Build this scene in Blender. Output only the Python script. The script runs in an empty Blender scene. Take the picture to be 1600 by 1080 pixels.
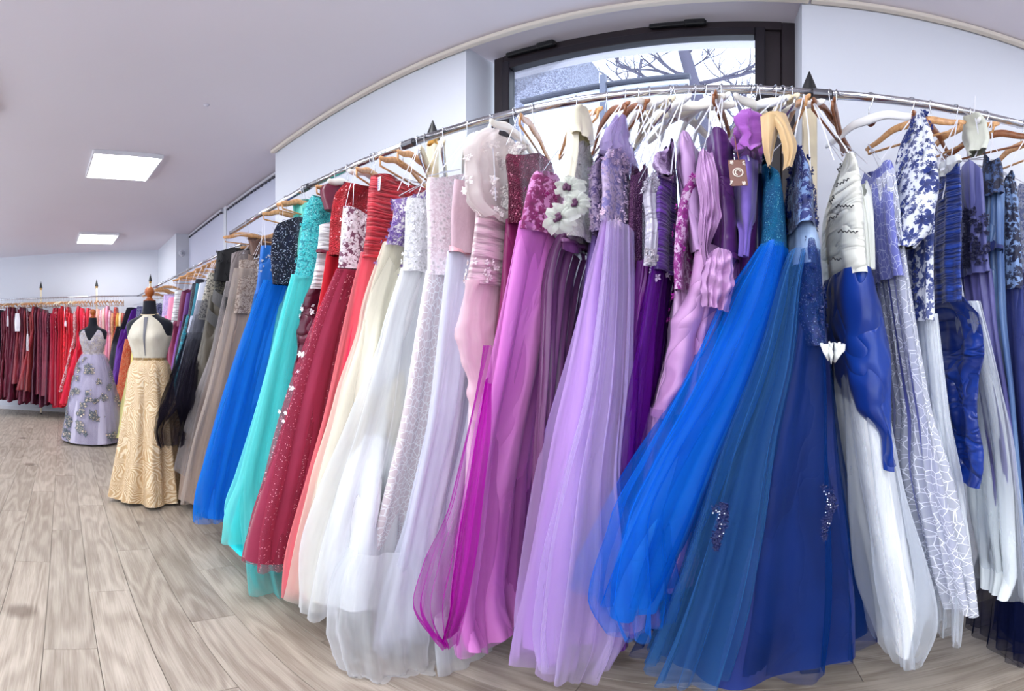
import bpy, math, random
import numpy as np
from mathutils import Vector, Matrix
random.seed(7); RS = np.random.RandomState(11)
SC = bpy.context.scene; COL = SC.collection
PI = math.pi
# ------------------------------------------------------------------ camera, world, exposure
FPX, CX0, CY0, EYE = 680.0, 1166.0, 540.0, 1.25       # pixels per radian, azimuth zero, horizon row, eye height
cd = bpy.data.cameras.new('camera'); cam = bpy.data.objects.new('camera', cd); COL.objects.link(cam)
cd.type = 'PANO'
cd.panorama_type = 'EQUIRECTANGULAR'
hl, vl = 800/FPX, 540/FPX
cd.longitude_min, cd.longitude_max = -hl, hl
cd.latitude_min, cd.latitude_max = -vl, vl
cd.clip_start = 0.02
cam.location = (0, 0, EYE); cam.rotation_euler = (PI/2, 0, -(800-CX0)/FPX)
SC.camera = cam
SC.view_settings.view_transform = 'Standard'; SC.view_settings.look = 'None'
SC.view_settings.gamma = 1; SC.view_settings.use_curve_mapping = False
SC.view_settings.exposure = 0.55
SC.cycles.transparent_max_bounces = 24; SC.cycles.max_bounces = 9
SC.cycles.diffuse_bounces = 5; SC.cycles.sample_clamp_indirect = 8; SC.cycles.caustics_reflective = False; SC.cycles.caustics_refractive = False
wd = bpy.data.worlds.new('overcast_sky'); SC.world = wd; wd.use_nodes = True
bg = wd.node_tree.nodes['Background']; bg.inputs[0].default_value = (.80, .88, 1, 1); bg.inputs[1].default_value = 2.6
LAMP_STRENGTH = 17.0
LAMPS = [(-6.85, .54), (-3.92, .54), (-1.0, .54), (1.95, .54), (-5.4, -2.3), (-2.5, -2.3), (.5, -2.3), (3.2, -2.3), (-.2, -.75), (-2.6, -.75)]  # last two panels are added fill, out of view, off the lamp grid

# ------------------------------------------------------------------ helpers
def lin(c):
    return tuple(((v/255)/12.92 if v/255 <= .04045 else (((v/255)+.055)/1.055)**2.4) for v in c) + (1,)
def tag(o, label=None, cat=None, group=None, kind=None):
    if label: o['label'] = label
    if cat: o['category'] = cat
    if group: o['group'] = group
    if kind: o['kind'] = kind
    return o
def empty(name, loc=(0, 0, 0), rz=0, **k):
    o = bpy.data.objects.new(name, None); COL.objects.link(o); o.location = loc; o.rotation_euler.z = rz
    o.empty_display_size = .05
    return tag(o, **k)
def link(name, me, mat, parent=None, loc=None):
    if me.materials: pass
    elif mat: me.materials.append(mat)
    o = bpy.data.objects.new(name, me); COL.objects.link(o)
    if loc is not None: o.location = loc
    if parent is not None:
        o.parent = parent
    return o
class MB:
    """collects shapes; build() links them as one mesh object"""
    def __init__(s): s.v = []; s.f = []; s.uv = []
    def add(s, vs, fs, uvs=None):
        n = len(s.v); s.v += [tuple(v) for v in vs]; s.f += [tuple(i+n for i in f) for f in fs]
        s.uv += [tuple(u) for u in uvs] if uvs is not None else [(v[0], v[2]) for v in vs]
        return s
    def box(s, c, d, rz=0, ry=0, rx=0, bevel=0):
        hx, hy, hz = d[0]/2, d[1]/2, d[2]/2
        M = Matrix.Translation(c) @ Matrix.Rotation(rz, 4, 'Z') @ Matrix.Rotation(ry, 4, 'Y') @ Matrix.Rotation(rx, 4, 'X')
        if not bevel:
            P = [M @ Vector((x*hx, y*hy, z*hz)) for x in (-1, 1) for y in (-1, 1) for z in (-1, 1)]
            return s.add(P, [(0, 1, 3, 2), (4, 6, 7, 5), (0, 4, 5, 1), (2, 3, 7, 6), (0, 2, 6, 4), (1, 5, 7, 3)])
        b = bevel; P = []; 
        for z, k in ((-hz, b), (-hz+b, 0), (hz-b, 0), (hz, b)):
            X, Y = hx-k, hy-k
            for x, y in ((-X+b, -Y), (X-b, -Y), (X, -Y+b), (X, Y-b), (X-b, Y), (-X+b, Y), (-X, Y-b), (-X, -Y+b)): P.append(M @ Vector((x, y, z)))
        F = [tuple(range(7, -1, -1)), tuple(range(24, 32))]
        for r in range(3):
            for i in range(8): j = (i+1) % 8; F.append((r*8+i, r*8+j, r*8+8+j, r*8+8+i))
        return s.add(P, F)
    def tube(s, pts, rad, n=8, flat=1.0, caps=True, side=None):
        """swept tube; flat squashes the section across the side vector"""
        P = [Vector(p) for p in pts]; m = len(P); V = []
        if not isinstance(rad, (list, tuple)): rad = [rad]*m
        up = Vector(side) if side else None
        prev = None
        for i in range(m):
            t = (P[min(i+1, m-1)] - P[max(i-1, 0)]).normalized()
            if up is None:
                a = prev if prev is not None else (Vector((0, 0, 1)) if abs(t.z) < .9 else Vector((1, 0, 0)))
            else: a = up
            b = t.cross(a); b = b.normalized() if b.length > 1e-6 else Vector((1, 0, 0)); a2 = b.cross(t).normalized(); prev = a2
            for k in range(n):
                w = 2*PI*k/n
                V.append(P[i] + a2*math.cos(w)*rad[i] + b*math.sin(w)*rad[i]*flat)
        F = []
        for i in range(m-1):
            for k in range(n): l = (k+1) % n; F.append((i*n+k, i*n+l, (i+1)*n+l, (i+1)*n+k))
        if caps: F += [tuple(range(n-1, -1, -1)), tuple((m-1)*n+k for k in range(n))]
        return s.add(V, F)
    def lathe(s, prof, c=(0, 0, 0), n=16, sx=1, sy=1):
        V = [(c[0]+r*sx*math.cos(2*PI*k/n), c[1]+r*sy*math.sin(2*PI*k/n), c[2]+z) for r, z in prof for k in range(n)]
        F = [(i*n+k, i*n+(k+1) % n, (i+1)*n+(k+1) % n, (i+1)*n+k) for i in range(len(prof)-1) for k in range(n)]
        F += [tuple(range(n-1, -1, -1)), tuple((len(prof)-1)*n+k for k in range(n))]
        return s.add(V, F)
    def mesh(s, name, smooth=False):
        me = bpy.data.meshes.new(name); me.from_pydata(s.v, [], s.f)
        uvl = me.uv_layers.new(name='UVMap'); li = np.zeros(len(me.loops), dtype=np.int32); me.loops.foreach_get('vertex_index', li)
        uvl.data.foreach_set('uv', np.array(s.uv, dtype=np.float32)[li].ravel())
        if smooth: me.polygons.foreach_set('use_smooth', [True]*len(me.polygons))
        me.update(); return me
    def build(s, name, mat, parent=None, smooth=False, loc=None):
        return link(name, s.mesh(name, smooth), mat, parent, loc)

# ------------------------------------------------------------------ materials
MATS = {}
class N:
    def __init__(s, name):
        s.m = bpy.data.materials.new(name); s.m.use_nodes = True; s.t = s.m.node_tree; s.t.nodes.clear()
        s.out = s.t.nodes.new('ShaderNodeOutputMaterial')
    def n(s, typ, ins=None, **props):
        nd = s.t.nodes.new(typ)
        for k, v in props.items(): setattr(nd, k, v)
        for k, v in (ins or {}).items():
            sk = nd.inputs[k]
            if isinstance(v, bpy.types.NodeSocket): s.t.links.new(v, sk)
            else: sk.default_value = v
        return nd
    def math(s, op, a, b=0.0, c=None, clamp=False):
        nd = s.n('ShaderNodeMath', {0: a, 1: b}, operation=op, use_clamp=clamp)
        if c is not None:
            if isinstance(c, bpy.types.NodeSocket): s.t.links.new(c, nd.inputs[2])
            else: nd.inputs[2].default_value = c
        return nd.outputs[0]
    def uv(s, sx=1, sy=1, ox=0, oy=0):
        u = s.n('ShaderNodeTexCoord').outputs['UV']
        return s.n('ShaderNodeMapping', {0: u, 1: (ox, oy, 0), 3: (sx, sy, 1)}).outputs[0]
    def obj(s, sc=(1, 1, 1)):
        u = s.n('ShaderNodeTexCoord').outputs['Object']
        return s.n('ShaderNodeMapping', {0: u, 3: sc}).outputs[0]
    def noise(s, vec, scale, detail=2, rough=.5):
        return s.n('ShaderNodeTexNoise', {'Vector': vec, 'Scale': scale, 'Detail': detail, 'Roughness': rough}).outputs[0]
    def step(s, val, lo, hi):
        return s.n('ShaderNodeMapRange', {0: val, 1: lo, 2: hi}, interpolation_type='SMOOTHSTEP').outputs[0]
    def mix(s, f, a, b):
        nd = s.t.nodes.new('ShaderNodeMix'); nd.data_type = 'RGBA'
        for k, v in ((0, f), (6, a), (7, b)):
            if isinstance(v, bpy.types.NodeSocket): s.t.links.new(v, nd.inputs[k])
            else: nd.inputs[k].default_value = v
        return nd.outputs[2]
    def bump(s, h, strength=.3, dist=.004):
        return s.n('ShaderNodeBump', {'Height': h, 'Strength': strength, 'Distance': dist}).outputs[0]
    def pbr(s, color, rough=.5, normal=None, **k):
        ins = {'Base Color': color, 'Roughness': rough}
        if normal is not None: ins['Normal'] = normal
        ins.update({a.replace('_', ' '): b for a, b in k.items()})
        return s.n('ShaderNodeBsdfPrincipled', ins).outputs[0]
    def end(s, sh):
        s.t.links.new(sh, s.out.inputs[0]); return s.m
    def flowers(s, vec, scale, R=.42, pet=2.5, rnd=.9):
        """mask of five-petalled flowers scattered over the cloth"""
        v = s.n('ShaderNodeVectorMath', {0: vec, 3: scale}, operation='SCALE').outputs[0]
        w = s.n('ShaderNodeTexNoise', {'Vector': v, 'Scale': 3.0, 'Detail': 1}).outputs['Color']
        v = s.n('ShaderNodeVectorMath', {0: v, 1: s.n('ShaderNodeVectorMath', {0: w, 3: .18}, operation='SCALE').outputs[0]}, operation='ADD').outputs[0]
        vo = s.n('ShaderNodeTexVoronoi', {'Vector': v, 'Scale': 1.0, 'Randomness': rnd}, voronoi_dimensions='2D')
        d = s.n('ShaderNodeVectorMath', {0: v, 1: vo.outputs['Position']}, operation='SUBTRACT').outputs[0]
        x = s.n('ShaderNodeSeparateXYZ', {0: d}); c = s.n('ShaderNodeSeparateColor', {0: vo.outputs['Color']})
        ang = s.math('ADD', s.math('ARCTAN2', x.outputs[1], x.outputs[0]), s.math('MULTIPLY', c.outputs[0], 6.28))
        pt = s.math('ABSOLUTE', s.math('COSINE', s.math('MULTIPLY', ang, pet)))
        lim = s.math('MULTIPLY', s.math('ADD', s.math('MULTIPLY', pt, .6), .35), s.math('MULTIPLY', s.math('ADD', c.outputs[1], .5), R))
        r = vo.outputs['Distance']
        m = s.step(s.math('SUBTRACT', lim, r), -.02, .03)
        return m, r, lim
def cached(fn):
    def w(*a, **k):
        key = (fn.__name__, a, tuple(sorted(k.items())))
        if key not in MATS: MATS[key] = fn(*a, **k)
        return MATS[key]
    return w
@cached
def plain(c, rough=.5, metal=0.0, spec=.5, bump=0.0, bs=40):
    s = N('plain'); nm = None
    if bump: nm = s.bump(s.noise(s.obj(), bs, 3), bump, .004)
    return s.end(s.pbr(lin(c), rough, nm, Metallic=metal, Specular_IOR_Level=spec))
@cached
def cloth(c, c2=None, rough=.7, sheen=.3, wr=.35):
    """matte dress fabric with fine weave and soft creases"""
    s = N('cloth'); u = s.uv()
    n = s.noise(s.uv(6, 2), 3.0, 4, .6); w = s.noise(s.uv(1, 1), 900, 1)
    col = s.mix(s.step(n, .3, .7), lin(c), lin(c2 or tuple(min(255, v*1.06) for v in c)))
    h = s.math('ADD', n, s.math('MULTIPLY', w, .08))
    return s.end(s.pbr(col, rough, s.bump(h, wr, .012), Sheen_Weight=sheen, Sheen_Roughness=.4, Specular_IOR_Level=.25))
@cached
def satin(c, c2=None, rough=.36, wr=.6, sx=9, sy=3):
    s = N('satin')
    v = s.uv(sx, sy); w = s.n('ShaderNodeTexNoise', {'Vector': v, 'Scale': .8, 'Detail': 1}).outputs['Color']
    v = s.n('ShaderNodeVectorMath', {0: v, 1: s.n('ShaderNodeVectorMath', {0: w, 3: 1.4}, operation='SCALE').outputs[0]}, operation='ADD').outputs[0]
    n = s.noise(v, 1.0, 2, .5); rg = s.math('ABSOLUTE', s.math('SUBTRACT', s.math('MULTIPLY', n, 2), 1))
    rg = s.math('POWER', s.math('MINIMUM', s.math('MULTIPLY', rg, 3.2), 1), .7)
    col = s.mix(s.step(n, .3, .7), lin(c), lin(c2 or tuple(min(255, v*1.12+4) for v in c)))
    h = s.math('ADD', s.math('MULTIPLY', rg, .45), n)
    return s.end(s.pbr(col, rough, s.bump(h, wr, .026), Sheen_Weight=.04, Specular_IOR_Level=.45))
@cached
def ruched(c, c2=None, f=70, rough=.4, tilt=.25, st=.6):
    """gathered cloth with close horizontal tucks"""
    s = N('ruched')
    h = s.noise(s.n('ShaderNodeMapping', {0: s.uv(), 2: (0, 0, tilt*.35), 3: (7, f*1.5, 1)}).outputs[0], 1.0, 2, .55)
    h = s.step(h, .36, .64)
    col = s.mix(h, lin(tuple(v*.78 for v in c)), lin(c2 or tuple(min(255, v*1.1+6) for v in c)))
    return s.end(s.pbr(col, rough, s.bump(h, st+.3, .006), Sheen_Weight=.2))
@cached
def tulle(c, a=.35, edge=.75, trans=.45, glit=0, glc=(255, 255, 255)):
    """sheer net: see-through face on, denser where it turns edge on"""
    s = N('tulle')
    lw = s.n('ShaderNodeLayerWeight', {0: .5}).outputs['Facing']
    n = s.noise(s.uv(14, 1.2), 1.5, 3, .6)
    f = s.math('MULTIPLY', s.math('POWER', lw, 2.2), edge)
    f = s.math('ADD', s.math('MULTIPLY', f, 1-a), s.math('MULTIPLY', a, s.math('ADD', s.math('MULTIPLY', n, .8), .6)), clamp=True)
    col = lin(c)
    d = s.n('ShaderNodeBsdfDiffuse', {'Color': col}).outputs[0]; t = s.n('ShaderNodeBsdfTranslucent', {'Color': col}).outputs[0]
    sh = s.n('ShaderNodeMixShader', {0: trans, 1: d, 2: t}).outputs[0]
    if glit:
        vo = s.n('ShaderNodeTexVoronoi', {'Vector': s.uv(), 'Scale': 260.0}, voronoi_dimensions='2D')
        cc = s.n('ShaderNodeSeparateColor', {0: vo.outputs['Color']})
        g = s.math('MULTIPLY', s.math('GREATER_THAN', cc.outputs[0], 1-glit), s.math('LESS_THAN', vo.outputs['Distance'], .38))
        gl = s.n('ShaderNodeBsdfDiffuse', {'Color': lin(glc)}).outputs[0]
        sh = s.n('ShaderNodeMixShader', {0: g, 1: sh, 2: gl}).outputs[0]; f = s.math('MAXIMUM', f, g)
    tr = s.n('ShaderNodeBsdfTransparent').outputs[0]
    return s.end(s.n('ShaderNodeMixShader', {0: f, 1: tr, 2: sh}).outputs[0])
@cached
def lace(base, motif, scale=26, R=.46, rough=.6, relief=.6, base2=None, seq=0, net=.0, sheer=0.0):
    """flower lace lying on a ground cloth; seq adds sequins, net a mesh between the flowers, sheer thins the ground"""
    s = N('lace'); u = s.uv()
    m1, r1, l1 = s.flowers(u, scale, R); m2, r2, l2 = s.flowers(s.uv(1, 1, .37, .11), scale*2.1, R*.95, 3.0)
    m = s.math('MAXIMUM', m1, s.math('MULTIPLY', m2, .9))
    nz = s.noise(u, scale*1.7, 2); m = s.math('MULTIPLY', m, s.step(nz, .34, .44))
    if net:
        e = s.n('ShaderNodeTexVoronoi', {'Vector': u, 'Scale': scale*1.3}, voronoi_dimensions='2D', feature='DISTANCE_TO_EDGE').outputs['Distance']
        m = s.math('MAXIMUM', m, s.math('LESS_THAN', e, net))
    g = s.mix(s.step(s.noise(s.uv(5, 1.5), 3, 3), .3, .7), lin(base), lin(base2 or base))
    dark = tuple(v*.8 for v in motif)
    mc = s.mix(s.step(s.math('DIVIDE', r1, .4), 0, .8), lin(dark), lin(motif))
    col = s.mix(m, g, mc); kw = {}
    if seq:
        vo = s.n('ShaderNodeTexVoronoi', {'Vector': u, 'Scale': 330.0}, voronoi_dimensions='2D')
        cc = s.n('ShaderNodeSeparateColor', {0: vo.outputs['Color']})
        gg = s.math('MULTIPLY', s.math('GREATER_THAN', cc.outputs[1], 1-seq), s.math('LESS_THAN', vo.outputs['Distance'], .42))
        col = s.mix(gg, col, lin(tuple(min(255, v*.5+140) for v in motif)))
    sh = s.pbr(col, rough, s.bump(s.math('ADD', m, s.math('MULTIPLY', s.math('SUBTRACT', 1, r1), .3)), relief, .004), Sheen_Weight=.1)
    if sheer:
        tr = s.n('ShaderNodeBsdfTransparent').outputs[0]
        f = s.math('MAXIMUM', m, 1-sheer)
        sh = s.n('ShaderNodeMixShader', {0: f, 1: tr, 2: sh}).outputs[0]
    return s.end(sh)
@cached
def sequins(c, c2, scale=170, rough=.25, bright=(255, 255, 255), k=.06):
    s = N('sequins')
    vo = s.n('ShaderNodeTexVoronoi', {'Vector': s.uv(), 'Scale': float(scale)}, voronoi_dimensions='2D')
    cc = s.n('ShaderNodeSeparateColor', {0: vo.outputs['Color']})
    big = s.noise(s.uv(), 22, 2)
    col = s.mix(cc.outputs[0], lin(c), lin(c2)); col = s.mix(s.step(big, .42, .6), lin(c), col)
    g = s.math('MULTIPLY', s.math('GREATER_THAN', cc.outputs[1], 1-k), s.math('LESS_THAN', vo.outputs['Distance'], .5))
    col = s.mix(g, col, lin(bright))
    h = s.math('ADD', s.math('MULTIPLY', cc.outputs[2], 1.0), s.math('MULTIPLY', vo.outputs['Distance'], -1.5))
    return s.end(s.pbr(col, rough, s.bump(h, .8, .003), Metallic=.25))
@cached
def crackle(base, line, scale=38, w=.05, sheer=0.0):
    s = N('crackle')
    e = s.n('ShaderNodeTexVoronoi', {'Vector': s.uv(1, .7), 'Scale': float(scale)}, voronoi_dimensions='2D', feature='DISTANCE_TO_EDGE').outputs['Distance']
    e2 = s.n('ShaderNodeTexVoronoi', {'Vector': s.uv(1.3, .9, .2, .3), 'Scale': scale*.6}, voronoi_dimensions='2D', feature='DISTANCE_TO_EDGE').outputs['Distance']
    m = s.math('MAXIMUM', s.math('LESS_THAN', e, w), s.math('LESS_THAN', e2, w*.6))
    col = s.mix(m, lin(base), lin(line))
    sh = s.pbr(col, .6, s.bump(m, .5, .002), Sheen_Weight=.1)
    if sheer:
        sh = s.n('ShaderNodeMixShader', {0: s.math('MAXIMUM', m, 1-sheer), 1: s.n('ShaderNodeBsdfTransparent').outputs[0], 2: sh}).outputs[0]
    return s.end(sh)
@cached
def feather(base, line):
    """gold frond embroidery: fans of fine curved strokes"""
    s = N('feather')
    v = s.uv(9, 6)
    w = s.n('ShaderNodeTexNoise', {'Vector': v, 'Scale': 1.2, 'Detail': 1}).outputs['Color']
    v = s.n('ShaderNodeVectorMath', {0: v, 1: s.n('ShaderNodeVectorMath', {0: w, 3: .9}, operation='SCALE').outputs[0]}, operation='ADD').outputs[0]
    vo = s.n('ShaderNodeTexVoronoi', {'Vector': v, 'Scale': 1.0}, voronoi_dimensions='2D')
    d = s.n('ShaderNodeVectorMath', {0: v, 1: vo.outputs['Position']}, operation='SUBTRACT').outputs[0]
    cc = s.n('ShaderNodeSeparateColor', {0: vo.outputs['Color']})
    rt = s.n('ShaderNodeVectorRotate', {0: d, 'Angle': s.math('MULTIPLY', cc.outputs[0], 6.28)}, rotation_type='Z_AXIS').outputs[0]
    x = s.n('ShaderNodeSeparateXYZ', {0: rt})
    a = s.math('ARCTAN2', s.math('ABSOLUTE', x.outputs[1]), s.math('ADD', x.outputs[0], .75))
    st = s.math('SINE', s.math('MULTIPLY', a, 46)); nz = s.noise(s.uv(), 60, 3)
    m = s.step(s.math('ADD', st, s.math('MULTIPLY', s.math('SUBTRACT', nz, .5), 3.0)), -.3, .9)
    col = s.mix(m, lin(base), lin(line))
    return s.end(s.pbr(col, .42, s.bump(m, .5, .003), Metallic=.1))
def wood_mat(c1, c2, rough=.4, sc=(1, 1, 1), rnd=0.0, knots=False, uvm=False):
    s = N('wood'); v = s.obj(sc) if not uvm else s.uv(sc[0], sc[1])
    if rnd:
        r = s.n('ShaderNodeObjectInfo').outputs['Random']
        off = s.n('ShaderNodeCombineXYZ', {0: s.math('MULTIPLY', r, 31), 1: s.math('MULTIPLY', r, 17)}).outputs[0]
        v = s.n('ShaderNodeVectorMath', {0: v, 1: off}, operation='ADD').outputs[0]
    if knots:   # oak boards: stretched rings round knots, pores and a few dark knots
        x = s.n('ShaderNodeSeparateXYZ', {0: v})
        warp = s.noise(s.n('ShaderNodeMapping', {0: v, 3: (.9, 4.5, 1)}).outputs[0], 1.0, 2, .5)
        ring = s.math('SINE', s.math('ADD', s.math('MULTIPLY', warp, 60), s.math('MULTIPLY', x.outputs[1], 3)))
        g = s.noise(s.n('ShaderNodeMapping', {0: v, 3: (1.2, 22, 1)}).outputs[0], 2.5, 4, .65)
        mott = s.noise(v, .8, 2)
        kn = s.n('ShaderNodeTexVoronoi', {'Vector': v, 'Scale': .75}, voronoi_dimensions='2D').outputs['Distance']
        kk = s.math('SUBTRACT', 1, s.step(s.math('ADD', kn, s.math('MULTIPLY', g, .04)), .04, .085))
        g2_ = s.noise(s.n('ShaderNodeMapping', {0: v, 3: (3, 90, 1)}).outputs[0], 2.0, 3, .6)
        f = s.math('ADD', s.math('MULTIPLY', g, .4), s.math('ADD', s.math('MULTIPLY', ring, .07), s.math('MULTIPLY', g2_, .38)))
        f = s.math('ADD', f, s.math('MULTIPLY', mott, .3))
        col = s.mix(s.step(f, .25, .85), lin(c1), lin(c2))
        col = s.mix(s.math('MULTIPLY', kk, .65), col, lin((88, 70, 58)))
        br = s.math('ADD', .90, s.math('MULTIPLY', r, .17))
        col = s.n('ShaderNodeVectorMath', {0: col, 3: br}, operation='SCALE').outputs[0]
        return s.end(s.pbr(col, s.math('ADD', rough, s.math('MULTIPLY', g, .15)), s.bump(f, .25, .0015), Specular_IOR_Level=.45))
    g = s.noise(v, 4, 4, .6)
    return s.end(s.pbr(s.mix(s.step(g, .3, .7), lin(c1), lin(c2)), rough, s.bump(g, .15, .001)))
def emit_mat(c, e):
    s = N('lamp_glow'); return s.end(s.n('ShaderNodeEmission', {0: lin(c), 1: e}).outputs[0])
@cached
def paint(c, rough=.75):
    s = N('wall_paint'); n = s.noise(s.obj(), 60, 4, .6); b = s.noise(s.obj(), 1.3, 2)
    col = s.mix(b, lin(c), lin(tuple(v*.975 for v in c)))
    return s.end(s.pbr(col, rough, s.bump(n, .12, .002), Specular_IOR_Level=.2))
WHITE = paint((216, 219, 228)); CEIL = paint((226, 220, 228)); CHROME = plain((200, 200, 205), .16, 1.0); CHROME_D = plain((120, 120, 126), .3, 1.0)
BROWNFR = plain((40, 32, 36), .38); BLACK = plain((16, 16, 20), .5); GOLDM = plain((190, 140, 70), .3, .8)
WOODH = wood_mat((186, 132, 82), (222, 172, 120), .35, (1, 12, 12)); WOODD = wood_mat((120, 70, 40), (150, 92, 56), .35, (1, 12, 12))
IVORYH = plain((232, 228, 218), .3); WHITEH = plain((238, 238, 240), .28); RIBBON = plain((214, 214, 224), .5); CREAMW = wood_mat((222, 208, 176), (236, 224, 196), .5, (6, 6, 1))

# ------------------------------------------------------------------ room shell
def prism(name, poly, z0, z1, mat, **k):
    n = len(poly); V = [(x, y, z0) for x, y in poly] + [(x, y, z1) for x, y in poly]
    F = [tuple(range(n-1, -1, -1)), tuple(range(n, 2*n))] + [(i, (i+1) % n, n+(i+1) % n, n+i) for i in range(n)]
    o = MB().add(V, F).build(name, mat); return tag(o, kind='structure', **k)
CZ = 3.0
BW0, BW1 = Vector((-7.66, 1.72)), Vector((-9.15, -3.6))       # far end wall, seen on the left, runs a little askew
bd = (BW1-BW0).normalized(); bn = Vector((-bd.y, bd.x)) ; bn = bn if bn.x < 0 else -bn
def bwp(t, off=0): p = BW0 + bd*t - bn*off; return (p.x, p.y)
prism('wall_far', [bwp(-.5), bwp(6.2), bwp(6.2, -.15), bwp(-.5, -.15)], 0, CZ, WHITE)
WY = 1.71
prism('wall_window', [(.22, WY), (3.9, WY), (3.9, WY+.4), (.20, WY+.4)], 0, CZ, WHITE)
prism('wall_window', [(-3.216, WY), (-1.284, WY), (-1.255, WY+.4), (-3.216, WY+.4)], 0, CZ, WHITE)
prism('wall_pier', [(-7.9, WY), (-6.41, WY), (-6.41, 2.1), (-7.9, 2.1)], 0, CZ, WHITE)
prism('wall_recess', [(-6.41, 2.02), (-3.216, 2.02), (-3.216, 2.15), (-6.41, 2.15)], 0, CZ, WHITE)
prism('wall_recess', [(-4.98, 1.93), (-4.90, 1.93), (-4.90, 2.02), (-4.98, 2.02)], 0, CZ, WHITE)
prism('wall_sill', [(-1.26, 1.82), (.215, 1.82), (.215, WY+.4), (-1.26, WY+.4)], 0, 1.02, WHITE)
prism('wall_right', [(3.9, -3.6), (4.05, -3.6), (4.05, 2.1), (3.9, 2.1)], 0, CZ, WHITE)
prism('wall_rear', [(-9.3, -3.75), (4.05, -3.75), (4.05, -3.6), (-9.3, -3.6)], 0, .45, WHITE)
prism('wall_rear', [(-9.3, -3.75), (4.05, -3.75), (4.05, -3.6), (-9.3, -3.6)], 2.75, CZ, WHITE)
for x0, x1 in ((-9.3, -8.2), (-5.6, -5.2), (-2.6, -2.2), (.4, .8), (3.4, 4.05)): prism('wall_rear', [(x0, -3.75), (x1, -3.75), (x1, -3.6), (x0, -3.6)], .45, 2.75, WHITE)
for i, (x0, x1) in enumerate(((-8.2, -5.6), (-5.2, -2.6), (-2.2, .4), (.8, 3.4))):     # shop windows added unseen behind the camera to brighten the gown fronts
    w_ = empty('window_%d' % (i+2), (0, 0, 0), kind='structure'); f = MB()
    for x in (x0+.03, (x0+x1)/2, x1-.03): f.box((x, -3.68, 1.6), (.06, .07, 2.3))
    for z in (.48, 2.72): f.box(((x0+x1)/2, -3.68, z), (x1-x0, .07, .06))
    f.build('window_frame', BROWNFR, w_)
    ld = bpy.data.lights.new('window_portal', 'AREA'); ld.shape = 'RECTANGLE'; ld.size = x1-x0; ld.size_y = 2.3; ld.cycles.is_portal = True
    lo = bpy.data.objects.new('window_portal', ld); COL.objects.link(lo); lo.location = ((x0+x1)/2, -3.72, 1.6); lo.rotation_euler = (PI/2, 0, 0)
prism('ceiling', [(-9.4, -3.75), (4.05, -3.75), (4.05, 2.15), (-9.4, 2.15)], CZ, CZ+.12, CEIL)
prism('baseboard_far', [bwp(-.02, .014), bwp(5.4, .014), bwp(5.4), bwp(-.02)], 0, .07, paint((214, 214, 220)))
# cable trunking where the ceiling meets the window wall
t1 = MB().box((-1.49, 1.685, 2.982), (3.47, .036, .03), bevel=.004).build('trim_1', paint((226, 216, 204))); tag(t1, kind='structure')
t2 = MB().box((.87, 1.685, 2.982), (1.23, .036, .03), bevel=.004).build('trim_2', paint((226, 216, 204))); tag(t2, kind='structure')
t3 = MB().box((2.6, 1.66, 2.985), (2.1, .036, .026), bevel=.004).build('trim_3', paint((226, 216, 204))); tag(t3, kind='structure')
# floor: slab with separate oak planks on it
fl = prism('floor', [(-9.4, -3.75), (4.05, -3.75), (4.05, 2.15), (-9.4, 2.15)], -.12, -.012, plain((70, 58, 50), .8))
OAK = wood_mat((134, 120, 106), (194, 183, 168), .36, (1, 1, 1), 1.0, True)
PW = .186; pl = {}
def plank_mesh(L):
    L = round(L, 2)
    if L not in pl:
        me = MB().box((0, 0, -.006), (L-.0016, PW-.0016, .012), bevel=.0012).mesh('plank'); me.materials.append(OAK); pl[L] = me
    return pl[L]
for r in range(19):
    y = 1.98 - PW*(r+.5); x = -8.75 + (r*.47 % 1.28)
    first = True; xe = x
    segs = [(-8.75, xe)] if xe > -8.7 else []
    while x < 3.0: segs.append((x, min(x+1.28, 3.9))); x += 1.28
    for a, b in segs:
        o = bpy.data.objects.new('plank', plank_mesh(b-a)); COL.objects.link(o); o.location = ((a+b)/2, y, 0); o.parent = fl
o = MB().box((-2.4, -2.58, -.006), (13, 2.0, .012)).build('plank', OAK, fl); tag(o, kind='stuff')

# ------------------------------------------------------------------ ceiling lamps
GLOW = emit_mat((250, 252, 255), LAMP_STRENGTH)
for i, (x, y) in enumerate(LAMPS):
    names = {0: 'square white ceiling light panel farthest from the camera, near the end wall', 1: 'square white ceiling light panel nearer the camera, left of the blinds'}
    r = empty('ceiling_light', (x, y, CZ), rz=.05, label=names.get(i, 'square white ceiling light panel out of view, '+('', '', 'over the window end of the rail', 'over the right rail end', 'far rear', 'rear middle', 'rear right', 'rear corner', 'just over the camera', 'left over the floor')[i]), cat='ceiling light', group='square ceiling light panels')
    f = MB()
    for dx, dy, sx, sy in ((0, .297, .61, .016), (0, -.297, .61, .016), (.297, 0, .016, .578), (-.297, 0, .016, .578)): f.box((dx, dy, -.022), (sx, sy, .044), bevel=.003)
    f.build('frame', plain((226, 226, 230), .4), r)
    MB().box((0, 0, -.036), (.576, .576, .008)).build('diffuser', GLOW, r)
r = empty('alarm_sensor', (-6.41, 1.80, 2.68), label='small round white wall sensor on the pier left of the blinds', cat='sensor')
MB().lathe([(.001, 0), (.05, 0), (.05, .012), (.036, .022), (.001, .022)], n=20).build('base', plain((210, 210, 218), .4), r, True).rotation_euler = (0, PI/2, 0)
MB().lathe([(.001, .02), (.02, .022), (.016, .032), (.001, .036)], n=16).build('lens', plain((170, 172, 182), .3), r, True).rotation_euler = (0, PI/2, 0)
tag(MB().lathe([(.001, -.012), (.016, -.01), (.02, 0), (.001, 0)], c=(-2.68, .92, CZ), n=14).build('smoke_detector', plain((216, 212, 222), .5), smooth=True), 'tiny round smoke detector on the ceiling right of the near light panel', 'smoke detector')

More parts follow.
